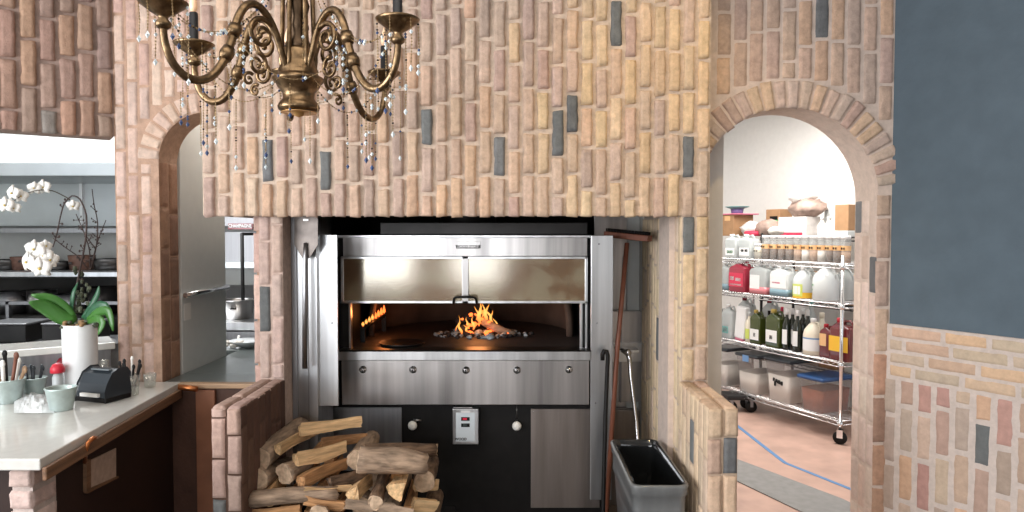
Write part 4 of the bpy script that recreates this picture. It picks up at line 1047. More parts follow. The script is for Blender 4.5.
# plastic wrappers
mb = MB(); Rw = random.Random(4); g = []; n1, n2 = 16, 10
for i in range(n1+1):
    row = []
    for j in range(n2+1):
        a = cpos(14+40*i/n1, 414-24*j/n2*(1-.3*i/n1)); h = .004+.034*max(0, math.sin(PI*j/n2))*max(0, math.sin(PI*(i+.5)/n1))*(.5+.8*abs(noise.noise(V(i*.7, j*.8, 3))))
        row.append(mb.vert(a+V(0, 0, h)))
    g.append(row)
for i in range(n1):
    for j in range(n2): mb.face([g[i][j], g[i+1][j], g[i+1][j+1], g[i][j+1]], 'plastic_bag')
tag(mb.build('plastic_wrapper'), 'crumpled clear plastic wrappers lying in front of the buckets', 'wrapper')
# black printer
p = cpos(93, 403)+V(0, .07, 0); pr_ = thing('receipt_printer', 'rounded black receipt printer beside the white vase', 'printer', p, rz=math.radians(-18))
mb = MB(); W_, D_ = .076, .055
prof = [(-D_, 0), (D_, 0), (D_, .10), (D_*.75, .118), (D_*.2, .121), (-D_*.4, .105), (-D_*.8, .07), (-D_, .04)]
a_ = [mb.vert((-W_, y, z)) for y, z in prof]; b_ = [mb.vert((W_, y, z)) for y, z in prof]
mb.face(a_, 'blackplastic'); mb.face(b_[::-1], 'blackplastic')
for i in range(8): mb.face([a_[i], b_[i], b_[(i+1) % 8], a_[(i+1) % 8]][::-1], 'blackplastic')
mb.build('housing', pr_, bev=.008)
mb = MB(); mb.X = Matrix.Rotation(math.radians(-10), 4, 'X'); mb.box((-.045, -.035, .112), (.045, .0, .118), 'greyplastic'); mb.build('paper_cover', pr_, bev=.002)
mb = MB(); mb.box((-.045, -D_-.012, .022), (.045, -D_+.02, .035), 'paper'); mb.build('receipt_paper', pr_)
mb = MB(); mb.box((-W_-.004, -D_-.004, 0), (W_+.004, D_+.004, .018), 'black'); mb.build('base', pr_, bev=.004)
# glasses
def tumbler(x, y, r, h, lab, name='tumbler'):
    p = cpos(x, y); mb = MB(); mb.lathe([(0.001, 0), (r*.8, 0), (r, h), (r-.003, h), (r*.78, .008), (0.001, .008)], p, 'tumbler', 22, cap=False); tag(mb.build(name), lab, 'glass'); return p
G1 = tumbler(131, 395, .036, .085, 'clear glass holding black pens right of the printer')
G2 = tumbler(150, 387, .027, .058, 'small empty clear glass at the right end of the counter')
p = at(107, 370, 2.95); pz = .892
mb = MB(); c_ = V(p.x, 2.93, pz); mb.lathe([(0.001, 0), (.022, 0), (.022, .09), (.018, .10), (.018, .12), (.001, .12)], c_, 'tumbler', 18, cap=False); tag(mb.build('glass_shaker'), 'small glass shaker behind the black printer', 'shaker')
for i in range(7):
    a = i*.9; utensil(G1+V(.012*math.cos(a), .012*math.sin(a), .012), G1+V(.040*math.cos(a), .03*math.sin(a), .12+.012*(i % 3)), .0045, 'black' if i != 2 else 'whiteknob', 'pen', 'black pen standing in the clear glass' if i != 2 else 'white-capped pen standing among the black pens', 'pen', grp='black pens in the clear glass' if i != 2 else None)

# ------------------------------------------------------------ kitchen seen through the left arch
mb = MB(); mb.box((-1.60, 3.285, 0), (-1.553, 3.79, 2.4), 'panel_white'); struct(mb.build('wall_partition', bev=.002))
mb = MB(); mb.tube([(-1.54, 3.29, 1.252), (-1.54, 3.79, 1.252)], .012, 'chrome', 8); tag(mb.build('bumper_rail'), 'thin steel rail along the off-white partition in the left arch', 'rail')
mb = MB(); p = V(-1.551, 3.34, 1.18); mb.box((-1.5525, 3.30, 1.13), (-1.550, 3.37, 1.21), 'paper'); tag(mb.build('paper_note'), 'small blank paper note stuck to the off-white partition', 'note')
mb = MB(); mb.box((-1.55, 3.285, CTZ-.03), (-1.09, 3.95, CTZ-.004), 'steeltop'); mb.box((-2.3, 3.95, CTZ-.03), (-1.09, 4.15, CTZ-.004), 'steeltop')
tb = mb.build('work_table', bev=.003); tag(tb, 'low grey steel work table behind the left arch', 'table')
for x, y in ((-1.54, 3.3), (-1.14, 3.3), (-1.14, 4.1), (-2.28, 4.1)): mb = MB(); mb.box((x, y, 0), (x+.03, y+.03, CTZ-.03), 'steel_d'); mb.build('leg').parent = tb
rg = wthing('kitchen_range', 'dark stainless range with open shelf standing behind the arch opening', 'range', (-1.9, 4.7, 0))
mb = MB(); mb.box((-2.35, 4.35, 0), (-1.35, 5.1, .93), 'steel_d'); wpart(mb, 'body', rg, bev=.004)
mb = MB(); mb.box((-2.35, 4.32, zat(330, 4.35)), (-1.35, 5.1, zat(322, 4.35)), 'steel_b'); wpart(mb, 'ledge', rg, bev=.003)
mb = MB(); mb.box((-2.40, 5.12, .93), (-1.35, 5.2, zat(286, 5.1)), 'soot'); mb.box((-2.40, 5.10, zat(268, 5.1)), (-1.35, 5.2, zat(262, 5.1)), 'kitchen_steel'); mb.box((-2.5, 5.15, zat(262, 5.1)), (-1.2, 5.22, zat(232, 5.1)), 'steel_d')
mb.box((-2.40, 5.0, zat(226, 5.1)), (-1.35, 5.2, 2.3), 'steel_d'); wpart(mb, 'splash_back', rg)
p = at(237, 322, 4.55); z_ = zat(322, 4.35)+.001
pot = wthing('stock_pot', 'dented steel stock pot standing on the range behind the left arch', 'pot', (p.x, 4.55, z_))
mb = MB(); mb.lathe([(.001, 0), (.098, 0), (.10, .11), (.105, .118), (.10, .122), (.095, .115), (.094, .01), (.001, .01)], (p.x, 4.55, z_), 'steel', 28, cap=False); wpart(mb, 'pan', pot)
mb = MB(); mb.tube([(p.x+.0, 4.45, z_+.07), (p.x+.02, 4.42, z_+.075), (p.x+.03, 4.455, z_+.07)], .006, 'blackm', 6); wpart(mb, 'handle', pot)
mb = MB(); q0 = at(242, 233, 4.6); mb.tube([(q0.x, 4.6, zat(233, 4.6)), (q0.x, 4.6, z_)], .012, 'blackm', 10); mb.tube([(q0.x, 4.6, zat(234, 4.6)), (q0.x, 5.0, zat(234, 4.6))], .010, 'blackm', 8); tag(mb.build('stand_pipe'), 'black upright pipe behind the stock pot', 'pipe')
sg = wthing('wall_sign', 'small dark red sign with pale lettering above the range', 'sign', at(240, 226, 4.9))
a, b = at(228, 229.5, 4.9), at(252.5, 223.5, 4.9); mb = MB(); mb.box((a.x, 4.9, a.z), (b.x, 5.0, b.z), 'darkred'); wpart(mb, 'board', sg, bev=.002)
text('CHAMPAGNE', .030, 'white', sg, (0, -.003, 0), sx=.88)
mb = MB(); c_ = at(248, 352, 4.05); mb.lathe([(.001, 0), (.045, 0), (.10, .035), (.103, .037), (.045, .006), (.001, .006)], (c_.x, 4.05, CTZ), 'ceramic', 24, cap=False); tag(mb.build('white_bowl'), 'shallow white bowl on the work table below the stock pot', 'bowl')
mb = MB(); c_ = at(232, 353, 4.02)
for i in range(14): mb.ball((c_.x+R.uniform(-.05, .05), 4.02+R.uniform(-.04, .04), CTZ+.012+R.uniform(0, .02)), R.uniform(.012, .024), 'dough', 7, (1.3, 1, .6), .3)
tag(mb.build('crumpled_towel'), 'crumpled pale towel on the work table beside the white bowl', 'towel')
mb = MB(); mb.tube([at(236, 350, 4.1), at(239, 336, 4.2)], .008, 'whiteknob', 8); tag(mb.build('white_spatula'), 'white handled spatula standing behind the crumpled towel', 'spatula')

# ------------------------------------------------------------ kitchen through the serving window
KY = 4.7
def kx(x, Y=KY): return at(x, 250, Y).x
K0, K1 = -4.4, kx(150)
eh = wthing('exhaust_hood', 'stainless exhaust hood over the cooking line in the kitchen window', 'hood', (-3.6, 4.7, 1.6))
mb = MB(); mb.box((K0, 4.45, zat(176, 4.45)), (K1, 5.2, zat(162, 4.45)), 'kitchen_steel'); wpart(mb, 'lip', eh, bev=.004)
mb = MB(); mb.box((K0, 5.16, zat(226, 5.16)), (K1, 5.22, zat(170, 5.16)), 'kitchen_steel'); mb.box((kx(40), 5.14, zat(226, 5.1)), (kx(43), 5.17, zat(176, 5.1)), 'steel_b'); wpart(mb, 'back_panel', eh)
def kshelf(y0, y1, Y0, Y1, k, lab):
    mb = MB(); mb.box((K0, Y0, zat(y1, Y0)), (K1, Y1, zat(y0, Y0)), k)
    for x in (K0+.3, K1-.3): mb.box((x, Y1-.02, zat(y1, Y0)-.14), (x+.02, Y1, zat(y1, Y0)), 'steel_d')
    tag(mb.build('wall_shelf', bev=.003), lab, 'shelf')
kshelf(228, 233, 4.75, 5.2, 'steel_d', 'upper steel shelf across the kitchen, seen through the serving window')
mb = MB(); mb.box((K0, 5.19, zat(262, 5.2)), (K1, 5.24, zat(232, 5.2)), 'panel_white'); struct(mb.build('wall_tiles'))
kshelf(272, 277, 4.55, 5.2, 'steel_b', 'lower steel shelf holding dark pans behind the orchid')
zs = zat(272, 4.55)
for i, (x, w) in enumerate(((2, .13), (25, .10), (56, .10), (80, .085), (108, .11))):
    c_ = V(kx(x, 4.8), 4.82, zs+.001); mb = MB(); h = (.07, .09, .055, .10, .075)[i]
    mb.lathe([(.001, 0), (w*.85, 0), (w, h), (w-.004, h), (w*.82, .006), (.001, .006)], c_, 'soot' if i % 2 == 0 else 'rust', 22, cap=False)
    mb.tube([(c_.x+w*.9, 4.80, c_.z+h*.8), (c_.x+w+.06, 4.70, c_.z+h*.9)], .009, 'blackm', 6)
    tag(mb.build('frying_pan'), ('wide black pan at the far left of the kitchen shelf', 'rust-brown pan behind the white orchid flowers', 'low black pan right of the orchid flowers', 'tall rust-brown pan behind the orchid twigs', 'black pan at the right end of the kitchen shelf')[i], 'pan')
ck = wthing('cooking_line', 'dark cooking line below the kitchen shelf, seen through the serving window', 'stove', (-3.6, 4.5, 0))
mb = MB(); mb.box((K0, 4.5, 0), (K1, 5.15, zat(318, 4.5)), 'soot'); wpart(mb, 'body', ck, bev=.004)
mb = MB(); mb.box((K0, 5.12, zat(318, 4.5)), (K1, 5.2, zat(279, 5.0)), 'soot'); wpart(mb, 'back_rail', ck)
mb = MB(); mb.box((K0, 4.46, zat(304, 4.5)), (K1, 4.49, zat(301, 4.5)), 'steel_d')
for x in (K0+.1, K1-.05, kx(30), kx(75)): mb.box((x, 4.46, zat(318, 4.5)), (x+.02, 4.49, zat(301, 4.5)), 'steel_d')
wpart(mb, 'front_rail', ck)
for i, x in enumerate((8, 38, 68, 100)):
    c_ = V(kx(x, 4.75), 4.78, zat(318, 4.5)+.001); mb = MB(); w = (.10, .09, .11, .10)[i]; h = (.15, .16, .13, .18)[i]
    mb.lathe([(.001, 0), (w, 0), (w, h), (w-.005, h), (w-.006, .01), (.001, .01)], c_, ('steel_d', 'steel', 'steel_d', 'soot')[i], 20, cap=False); mb.tube([(c_.x-w, c_.y, c_.z+h*.8), (c_.x-w-.02, c_.y-.03, c_.z+h*.8), (c_.x-w+.01, c_.y-.05, c_.z+h*.8)], .006, 'blackm', 6)
    tag(mb.build('cooking_pot'), ('dull steel pot at the far left of the cooking line', 'brighter steel pot on the cooking line under the orchid flowers', 'dull steel pot behind the long orchid leaf', 'black pot right of the orchid on the cooking line')[i], 'pot')
# prep ledge, lower
mb = MB(); mb.box((K0, 3.9, zat(345, 3.9)-.02), (-1.85, 4.3, zat(345, 3.9)), 'steel_d'); mb.box((K0, 4.28, 0), (-1.85, 4.3, zat(345, 3.9)), 'soot'); tag(mb.build('prep_table', bev=.003), 'long steel prep table behind the serving window', 'table')
mb = MB(); cz_ = zat(345, 3.9)+.001
for i in range(3):
    x = (-2.9, -2.55, -2.1)[i]; m_ = MB(); m_.box((x-.13, 3.97, cz_), (x+.13, 4.2, cz_+.10), 'soot'); m_.box((x-.135, 3.965, cz_+.10), (x+.135, 4.205, cz_+.112), 'steel_d')
    tag(m_.build('food_container', bev=.006), ('dark food container at the left of the prep table', 'dark food container behind the orchid leaves', 'dark food container at the right of the prep table')[i], 'container')

# ------------------------------------------------------------ storage rack
RA = math.atan2(RD.y, RD.x)
RL = 1.31; RDp = .42
SHZ = [.166, .597, 1.023, 1.315]
def solve_s(x, t, y=300):
    k = at(x, y, 1.0).x
    return (k*(RO0.y+RN.y*t)-(RO0.x+RN.x*t))/(RD.x-k*RD.y)
def rack(name, lab, s0, s1, t0, t1, levels, top, k, caster=True):
    L_ = rk(s0, t0); r = wthing(name, lab, 'rack', L_)
    for s, t in ((s0, t0), (s1, t0), (s0, t1), (s1, t1)):
        m_ = MB(); a = rk(s, t, .11); m_.tube([a, rk(s, t, top)], .0125, k, 10); m_.ball(rk(s, t, top), .013, k, 8)
        po = wpart(m_, 'post', r)
        if caster:
            m_ = MB(); c_ = rk(s, t, .05); m_.X = Matrix.Translation(c_) @ Matrix.Rotation(RA+.6, 4, 'Z') @ Matrix.Rotation(PI/2, 4, 'X'); m_.lathe([(.02, -.016), (.047, -.014), (.05, 0), (.047, .014), (.02, .016)], (0, 0, 0), 'black', 18)
            m_.X = Matrix.Translation(c_) @ Matrix.Rotation(RA+.6, 4, 'Z'); m_.box((-.02, -.024, 0), (.02, -.02, .06), 'chrome'); m_.box((-.02, .02, 0), (.02, .024, .06), 'chrome'); wpart(m_, 'caster', po)
        else:
            m_ = MB(); m_.tube([rk(s, t, 0), rk(s, t, .12)], .013, k, 8); wpart(m_, 'foot', po)
    for z in levels:
        m_ = MB()
        for t in (t0, t1):
            m_.tube([rk(s0, t, z), rk(s1, t, z)], .0045, k, 6); m_.tube([rk(s0, t, z-.03), rk(s1, t, z-.03)], .0045, k, 6)
            n = int((s1-s0)/.045); pz_ = [rk(s0+(s1-s0)*i/n, t, z-(.03 if i % 2 else 0)) for i in range(n+1)]; m_.tube(pz_, .003, k, 5)
        for s in (s0, s1):
            m_.tube([rk(s, t0, z), rk(s, t1, z)], .0045, k, 6); m_.tube([rk(s, t0, z-.03), rk(s, t1, z-.03)], .0045, k, 6)
        n = int((s1-s0)/.03)
        for i in range(1, n): s = s0+(s1-s0)*i/n; m_.tube([rk(s, t0, z+.003), rk(s, t1, z+.003)], .0022, k, 5)
        for s in (s0, s1):
            for t in (t0, t1): m_.lathe([(.018, -.035), (.020, 0)], rk(s, t, z-.0), k, 10)
        wpart(m_, 'wire_shelf', r)
    return r
rack('wire_rack', 'chrome wire shelving rack on casters filled with jugs and bins in the storeroom', 0, RL, 0, RDp, SHZ, 1.37, 'chrome')
rack('back_rack', 'tall black-shelved rack behind the chrome wire rack', .02, RL+.05, .50, .90, [.4, .95, 1.505], 1.53, 'blackm', False)
def on(x, t, shelf, y=300): s = solve_s(x, t, y); return rk(s, t, SHZ[shelf]+.006)
def mt(p): return Matrix.Translation(p) @ Matrix.Rotation(RA, 4, 'Z')     # local x along rack towards the right end, local -y to the front
def jug(x, shelf, w, h, k, lab, labels=(), t=.09, capk='white', square=True, basek=None, y=300, cat='jug', name='plastic_jug', dp=None):
    p = on(x, t, shelf, y); j = thing(name, lab, cat, p, rz=RA); d = dp or w*.75
    m_ = MB(); hb = h*.74
    if square:
        L0 = lambda f_, z: [(q[0], q[1], z) for q in rrect(-w/2*f_, w/2*f_, -d/2*f_, d/2*f_, w*.12)]
        nk = [(q[0]-w*.22, q[1], 0) for q in rrect(-w*.14, w*.14, -w*.14, w*.14, w*.12)]
        ids = loft(m_, [L0(.94, 0), L0(1, .01), L0(1, hb), L0(.92, hb+h*.06), [(q[0], q[1], hb+h*.14) for q in nk], [(q[0], q[1], h*.92) for q in nk]], k)
        m_.face(ids[0][::-1], k); m_.face(ids[-1], k)
        # carrying handle
        m_.tube([(w*.02, 0, hb+h*.07), (w*.06, 0, h*.93), (w*.3, 0, h*.95), (w*.42, 0, h*.86), (w*.42, 0, hb)], w*.065, k, 8)
        cpx = -w*.22
    else:
        m_.lathe([(w*.46, 0), (w*.5, .01), (w*.5, h*.55), (w*.44, h*.68), (w*.25, h*.82), (w*.13, h*.88), (w*.12, h*.94)], (0, 0, 0), k, 24)
        m_.tube([(w*.10, 0, h*.9), (w*.28, 0, h*.88), (w*.42, 0, h*.76), (w*.45, 0, h*.58)], w*.05, k, 8); cpx = 0
    m_.build('jug_body', j)
    m_ = MB(); m_.lathe([(w*.15, h*.90), (w*.15, h*.99), (w*.13, h)], (cpx, 0, 0), capk, 16); m_.build('cap', j)
    if basek:
        m_ = MB()
        if square: ids = loft(m_, [[(q[0], q[1], z) for q in rrect(-w/2-.0015, w/2+.0015, -d/2-.0015, d/2+.0015, w*.12)] for z in (.005, h*.24)], basek, True)
        else: m_.lathe([(w*.505, .005), (w*.505, h*.2)], (0, 0, 0), basek, 24, cap=False)
        m_.build('liquid', j)
    for (lk, fx0, fx1, fz0, fz1) in labels:
        m_ = MB()
        if square: m_.box((w*fx0, -d/2-.0022, h*fz0), (w*fx1, -d/2-.0005, h*fz1), lk)
        else:
            n = 8; rr_ = w*.5+.0015; A0 = -PI/2+fx0*2; A1 = -PI/2+fx1*2; prev = None
            for i in range(n+1):
                a = A0+(A1-A0)*i/n; cur = (m_.vert((rr_*math.cos(a), rr_*math.sin(a), h*fz0)), m_.vert((rr_*math.cos(a), rr_*math.sin(a), h*fz1)))
                if prev: m_.face([prev[0], cur[0], cur[1], prev[1]], lk, True)
                prev = cur
        m_.build('label', j)
    return j
# shelf 3 (z 1.023)
jug(727, 2, .12, .25, 'clearish', 'milky jug with blue-grey liquid at the left end behind the post', basek='bluebase', y=275)
jug(742.5, 2, .20, .27, 'redjug', 'red jug with a red label and white writing-like bars', [('redl', -.42, .42, .18, .62), ('white', -.36, -.12, .38, .5), ('white', -.02, .3, .36, .46), ('white', -.36, .34, .22, .27)], y=275, capk='hdpe')
jug(763.5, 2, .195, .26, 'clearish', 'pink jug with a plain white label beside the red jug', [('white', -.4, .15, .18, .62)], basek='pinkliq', y=275)
jug(785, 2, .20, .25, 'hdpe', 'white jug with a pale violet label above blue liquid', [('white', -.42, .42, .28, .70), ('pink', -.3, .1, .42, .47)], basek='bluebase', y=275)
jug(803.5, 2, .155, .25, 'hdpe', 'round white gallon jug with a lime green ring label', [('lime', -.33, .33, .08, .46), ('white', -.22, .22, .14, .40)], square=False, y=275, basek='yellowl')
jug(826, 2, .19, .285, 'hdpe', 'large round white gallon jug with two small green marks', [('greenl', -.5, -.2, .40, .44), ('greenl', -.5, -.25, .28, .31)], square=False, y=275)
jug(845, 2, .15, .26, 'clearish', 'milky jug half hidden by the right post of the wire rack', [('greenl', -.2, .1, .3, .35)], square=False, y=275, t=.28)
# second row on shelf 3
for i, x in enumerate((752, 778, 806)): jug(x, 2, .15, .24, 'clearish', ('milky jug behind the red and pink jugs', 'milky jug behind the violet-labelled jug', 'milky jug behind the round gallon jugs')[i], t=.30, y=275)
# shelf 4 top (z 1.315): bottles and spice jars
def jar(x, shelf, r, h, content, lab, grp=None, t=.07, y=260, bandk='orange', capk='white', name='spice_jar', sq=False, fillf=.45):
    p = on(x, t, shelf, y); j = thing(name, lab, 'jar', p, rz=RA)
    if grp: j['group'] = grp
    m_ = MB(); m_.lathe([(r*.95, 0), (r, .004), (r, h*.84), (r*.9, h*.88)], (0, 0, 0), 'clearjar', 14 if not sq else 4); m_.build('glass', j)
    m_ = MB(); m_.lathe([(r*.93, .003), (r*.93, h*fillf)], (0, 0, 0), content, 14); m_.build('contents', j)
    m_ = MB(); m_.lathe([(r*1.01, h*.46), (r*1.01, h*.64)], (0, 0, 0), bandk, 14, cap=False)
    m_.box((-r*.5, -r*1.04, h*.5), (-r*.1, -r*1.0, h*.58), 'black'); m_.box((r*.1, -r*1.04, h*.5), (r*.45, -r*1.0, h*.58), 'black'); m_.build('label', j)
    m_ = MB(); m_.lathe([(r*.96, h*.88), (r*.96, h), (r*.9, h*1.01)], (0, 0, 0), capk, 14); m_.build('lid', j)
    return j
for i in range(11):
    jar(766+i*8.0, 3, .034 if i % 3 else .036, .20, ('spice', 'spice', 'spice', 'spice', 'spicet', 'flour', 'spicet', 'flour', 'spice', 'spice', 'spicet')[i], 'clear spice jar with an orange label band in the row on the upper shelf', 'spice jars on the upper shelf')
for i in range(9):
    jar(768+i*9, 3, .034, .19, ('spicet', 'flour', 'spice')[i % 3], 'clear spice jar in the back row behind the orange-banded jars', 'spice jars in the back row', t=.20, bandk='cardboard')
jug(734.5, 3, .14, .21, 'clearish', 'milky bottle with a green and white label at the left of the upper shelf', [('white', -.4, .4, .12, .42), ('greenl', -.25, .25, .2, .32)], y=250)
jug(749, 3, .145, .21, 'clearish', 'milky bottle with a black spotted white label beside the spice jars', [('white', -.4, .4, .12, .45), ('black', -.25, -.05, .28, .38), ('black', .05, .28, .28, .38)], y=250)
jar(759.5, 3, .045, .13, 'cream', 'squat jar of beige powder between the milky bottle and the spice jars', fillf=.8, bandk='cream')
# shelf 2 (z .597): bottles
def bottle(x, shelf, r, h, k, lab, labelk=None, capk='black', t=.08, y=320, nf=.62, grp=None, z=(.12, .45), a=.8):
    p = on(x, t, shelf, y); j = thing('bottle', lab, 'bottle', p, rz=RA)
    if grp: j['group'] = grp
    m_ = MB(); m_.lathe([(r*.92, 0), (r, .006), (r, h*nf), (r*.75, h*(nf+.08)), (r*.36, h*(nf+.16)), (r*.34, h*.93)], (0, 0, 0), k, 18); m_.build('bottle_body', j)
    m_ = MB(); m_.lathe([(r*.40, h*.86), (r*.40, h), (r*.36, h*1.005)], (0, 0, 0), capk, 12); m_.build('cap', j)
    if labelk:
        m_ = MB(); n = 8; rr_ = r+.0015; prev = None
        for i in range(n+1):
            an = -PI/2-a+2*a*i/n; cur = (m_.vert((rr_*math.cos(an), rr_*math.sin(an), h*z[0])), m_.vert((rr_*math.cos(an), rr_*math.sin(an), h*z[1])))
            if prev: m_.face([prev[0], cur[0], cur[1], prev[1]], labelk, True)
            prev = cur
        m_.ball((0, -r-.001, h*(z[0]+z[1])/2), r*.28, 'black', 6, (1, .1, .8)) if labelk == 'white' and k == 'olive' else None
        m_.build('label', j)
    return j
jug(722, 1, .10, .27, 'clearish', 'milky bottle half behind the left post above the bins', t=.08, y=320)
jug(730.5, 1, .13, .30, 'clearish', 'milky jug with a small teal label left of the white pouch', [('teal', -.35, .2, .16, .36), ('white', -.3, .1, .2, .32)], y=320)
p = on(741, .075, 1, 320); m_ = MB(); m_.X = mt(p) @ Matrix.Rotation(.10, 4, 'Y'); m_.box((-.058, -.03, .02), (.058, .03, .30), 'white'); m_.box((-.05, -.028, .0), (.05, .028, .03), 'pink'); tag(m_.build('paper_pouch', bev=.012), 'tall white paper pouch with a pink base, tilted, on the middle shelf', 'pouch')
bottle(749.5, 1, .034, .26, 'cream', 'pale yellow bottle between the white pouch and the oil bottles', 'lime', 'hdpe')
jug(758.5, 1, .12, .285, 'olive', 'left dark green oil jug with a white square label', [('white', -.42, .40, .12, .44), ('black', -.1, .1, .22, .33)], capk='yellow', y=320)
jug(777, 1, .155, .31, 'olive', 'right and larger dark green oil jug with a white square label', [('white', -.40, .36, .14, .46), ('black', -.14, .06, .22, .32)], capk='yellow', y=320)
bottle(769, 1, .03, .28, 'olive', 'slim green oil bottle in the gap between the two oil jugs', None, 'black', t=.16)
for i, x in enumerate((787, 792.5, 797.5, 803, 808)): bottle(x, 1, .034, .33, 'wine', ('leftmost of the five dark wine bottles, beside the right oil jug', 'second from the left of the five dark wine bottles', 'middle one of the five dark wine bottles', 'second from the right of the five dark wine bottles', 'rightmost of the five dark wine bottles, behind the cream jug')[i], 'white' if i < 3 else None, 'white', t=.07+.05*(i % 2)+(.08 if i > 2 else 0), z=(.14, .5))
bottle(782, 1, .03, .32, 'wine', 'dark bottle with a red cap behind the right oil jug', None, 'redl', t=.2)
jug(813.5, 1, .15, .28, 'cream', 'round cream jug with a pale blue label beside the wine bottles', [('bluel', -.7, .7, .44, .48), ('white', -.7, .7, .12, .44)], square=False, y=330)
jug(829, 1, .115, .25, 'winered', 'small jug of dark red juice with an orange label and red cap', [('orange', -.42, .1, .35, .72)], capk='redplastic', y=335)
jug(844.5, 1, .17, .31, 'winered', 'large jug of dark red juice with a yellow label at the right end', [('yellowl', -.48, .48, .22, .58)], capk='redplastic', y=335)
bottle(822, 1, .05, .31, 'cream', 'cream bottle standing behind the red juice jugs', None, 'cream', t=.24)
bottle(811, 1, .045, .40, 'clearish', 'tall translucent teal-tinted bottle behind the cream jug', 'teal', 'teal', t=.30)
jug(747, 1, .14, .36, 'clearish', 'milky container with a dark red lid behind the oil jugs', capk='darkred', t=.3, y=310)
jug(772, 1, .14, .36, 'clearish', 'milky container behind the larger oil jug', capk='darkred', t=.33, y=310)
# bottom shelf bins
def tub(x, w, h, lidk, content, fill, lab, d=.34, y=380, tagk=None, mark=False):
    p = on(x, .18, 0, y); j = thing('storage_bin', lab, 'bin', p, rz=RA)
    L0 = lambda ins, z: [(q[0], q[1], z) for q in rrect(-w/2+ins, w/2-ins, -d/2+ins, d/2-ins, .025)]
    m_ = MB(); loft(m_, [L0(.022, 0), L0(.0, h-.03), L0(-.006, h-.028), L0(-.006, h-.015)], 'tub'); m_.face([m_.vert(q) for q in L0(.022, .001)][::-1], 'tub'); m_.build('tub', j)
    m_ = MB(); loft(m_, [L0(.026, .003), L0(.008+.02*(1-fill), (h-.03)*fill)], content, True); m_.build('contents', j)
    m_ = MB(); loft(m_, [L0(-.010, h-.022), L0(-.012, h-.004), L0(.0, h+.004), L0(.03, h+.002)], lidk, True); m_.build('lid', j)
    if tagk: m_ = MB(); m_.box((-.03, -d/2-.014, h-.06), (.04, -d/2-.010, h-.005), tagk); m_.build('tag', j)
    if mark:
        m_ = MB(); rr_ = random.Random(2)
        for i in range(7): m_.box((-.045+.014*i, -d/2+.004, h*.42+rr_.uniform(-.02, .02)), (-.03+.014*i, -d/2+.012, h*.47+rr_.uniform(0, .03)), 'black')
        m_.build('marking', j)
tub(732, .225, .34, 'lid', 'flour', .62, 'clear bin of white flour under a black lid, leftmost on the bottom shelf', y=375)
tub(761, .255, .335, 'lid', 'flour', .58, 'clear bin of pinkish flour with a blue tag on its black lid', tagk='bluel', y=375)
tub(792, .265, .35, 'lid', 'flour', .68, 'clear bin of white flour with black smudged writing on its front', mark=True, y=380)
tub(825.5, .235, .27, 'lidblue', 'cocoa', .72, 'clear bin of red-brown powder under a blue lid, rightmost on the bottom shelf', y=395)
# things on the back rack (z 1.505)
def onb(x, t=.62, y=225): return rk(solve_s(x, t, y), t, 1.512)
def bbox_(name, x, w, h, d, k, lab, cat, extra=None, t=.62, z=0, part='label'):
    p = onb(x, t)+V(0, 0, z); o = thing(name, lab, cat, p, rz=RA); m_ = MB(); m_.box((-w/2, -d/2, 0), (w/2, d/2, h), k); m_.build('box', o, bev=.004)
    if extra: m_ = MB(); [m_.box((w*a, -d/2-.002, h*c), (w*b, -d/2, h*e), kk) for kk, a, b, c, e in extra]; m_.build(part, o)
    return o
bbox_('cardboard_box', 736.5, .19, .205, .25, 'cardboard', 'brown cardboard box with an orange label at the left of the back rack', 'box', [('orange', -.15, .25, .72, .95)])
m_ = MB(); p = onb(737)+V(0, 0, .206); m_.X = mt(p); m_.box((-.15, -.14, 0), (.15, .14, .012), 'pink'); tag(m_.build('pink_tray', bev=.004), 'flat pink tray lying on the brown cardboard box', 'tray')
m_ = MB(); m_.X = mt(p+V(0, 0, .013)); m_.lathe([(.055, 0), (.062, .045)], (0, 0, 0), 'violet', 22); tag(m_.build('violet_tub'), 'small violet tub standing on the pink tray', 'tub')
m_ = MB(); m_.X = mt(p+V(0, 0, .059)); m_.lathe([(.06, 0), (.095, .012), (.12, .022), (.11, .024), (.05, .02)], (0, 0, 0), 'teal', 26); tag(m_.build('teal_plate'), 'teal plate lying on top of the small violet tub', 'plate')
gb = bbox_('carton', 779, .17, .25, .16, 'cardboard', 'tan carton with a green sticker behind the large brown bag', 'box', [('black', -.2, .35, .60, .74), ('green', -.2, .35, .44, .60)], t=.74)
def bag(x, w, h, d, k, lab, z=0, t=.62, seed=1, name='plastic_bag', sq=.5):
    p = onb(x, t)+V(0, 0, z); m_ = MB(); m_.X = mt(p); rows = []; sd = V(seed*3.1, 1, 2)
    for i in range(11):
        a = PI*(i+.25)/11.5; row = []
        for j in range(22):
            b = 2*PI*j/22; dr = V(math.sin(a)*math.cos(b), math.sin(a)*math.sin(b), -math.cos(a)); q = 1+.28*noise.noise(dr*2.4+sd)+.14*noise.noise(dr*6+sd)
            row.append(m_.vert((dr.x*w/2*q, dr.y*d/2*q, max(0, h/2+dr.z*h/2*q))))
        rows.append(row)
    for A, B in zip(rows, rows[1:]):
        for j in range(22): m_.face([A[j], A[(j+1) % 22], B[(j+1) % 22], B[j]], k, True)
    m_.face(rows[0][::-1], k); m_.face(rows[-1], k); tag(m_.build(name), lab, 'bag')
bag(752, .22, .14, .2, 'bagwhite', 'white crumpled bag right of the orange-labelled box', seed=2)
bag(769, .26, .15, .2, 'bagtan', 'brown and white bag lying between the cardboard box and the red-striped carton', seed=3, t=.58)
bag(780, .22, .09, .2, 'dough', 'pale cloth bag in front of the green-stickered carton', seed=6, t=.56)
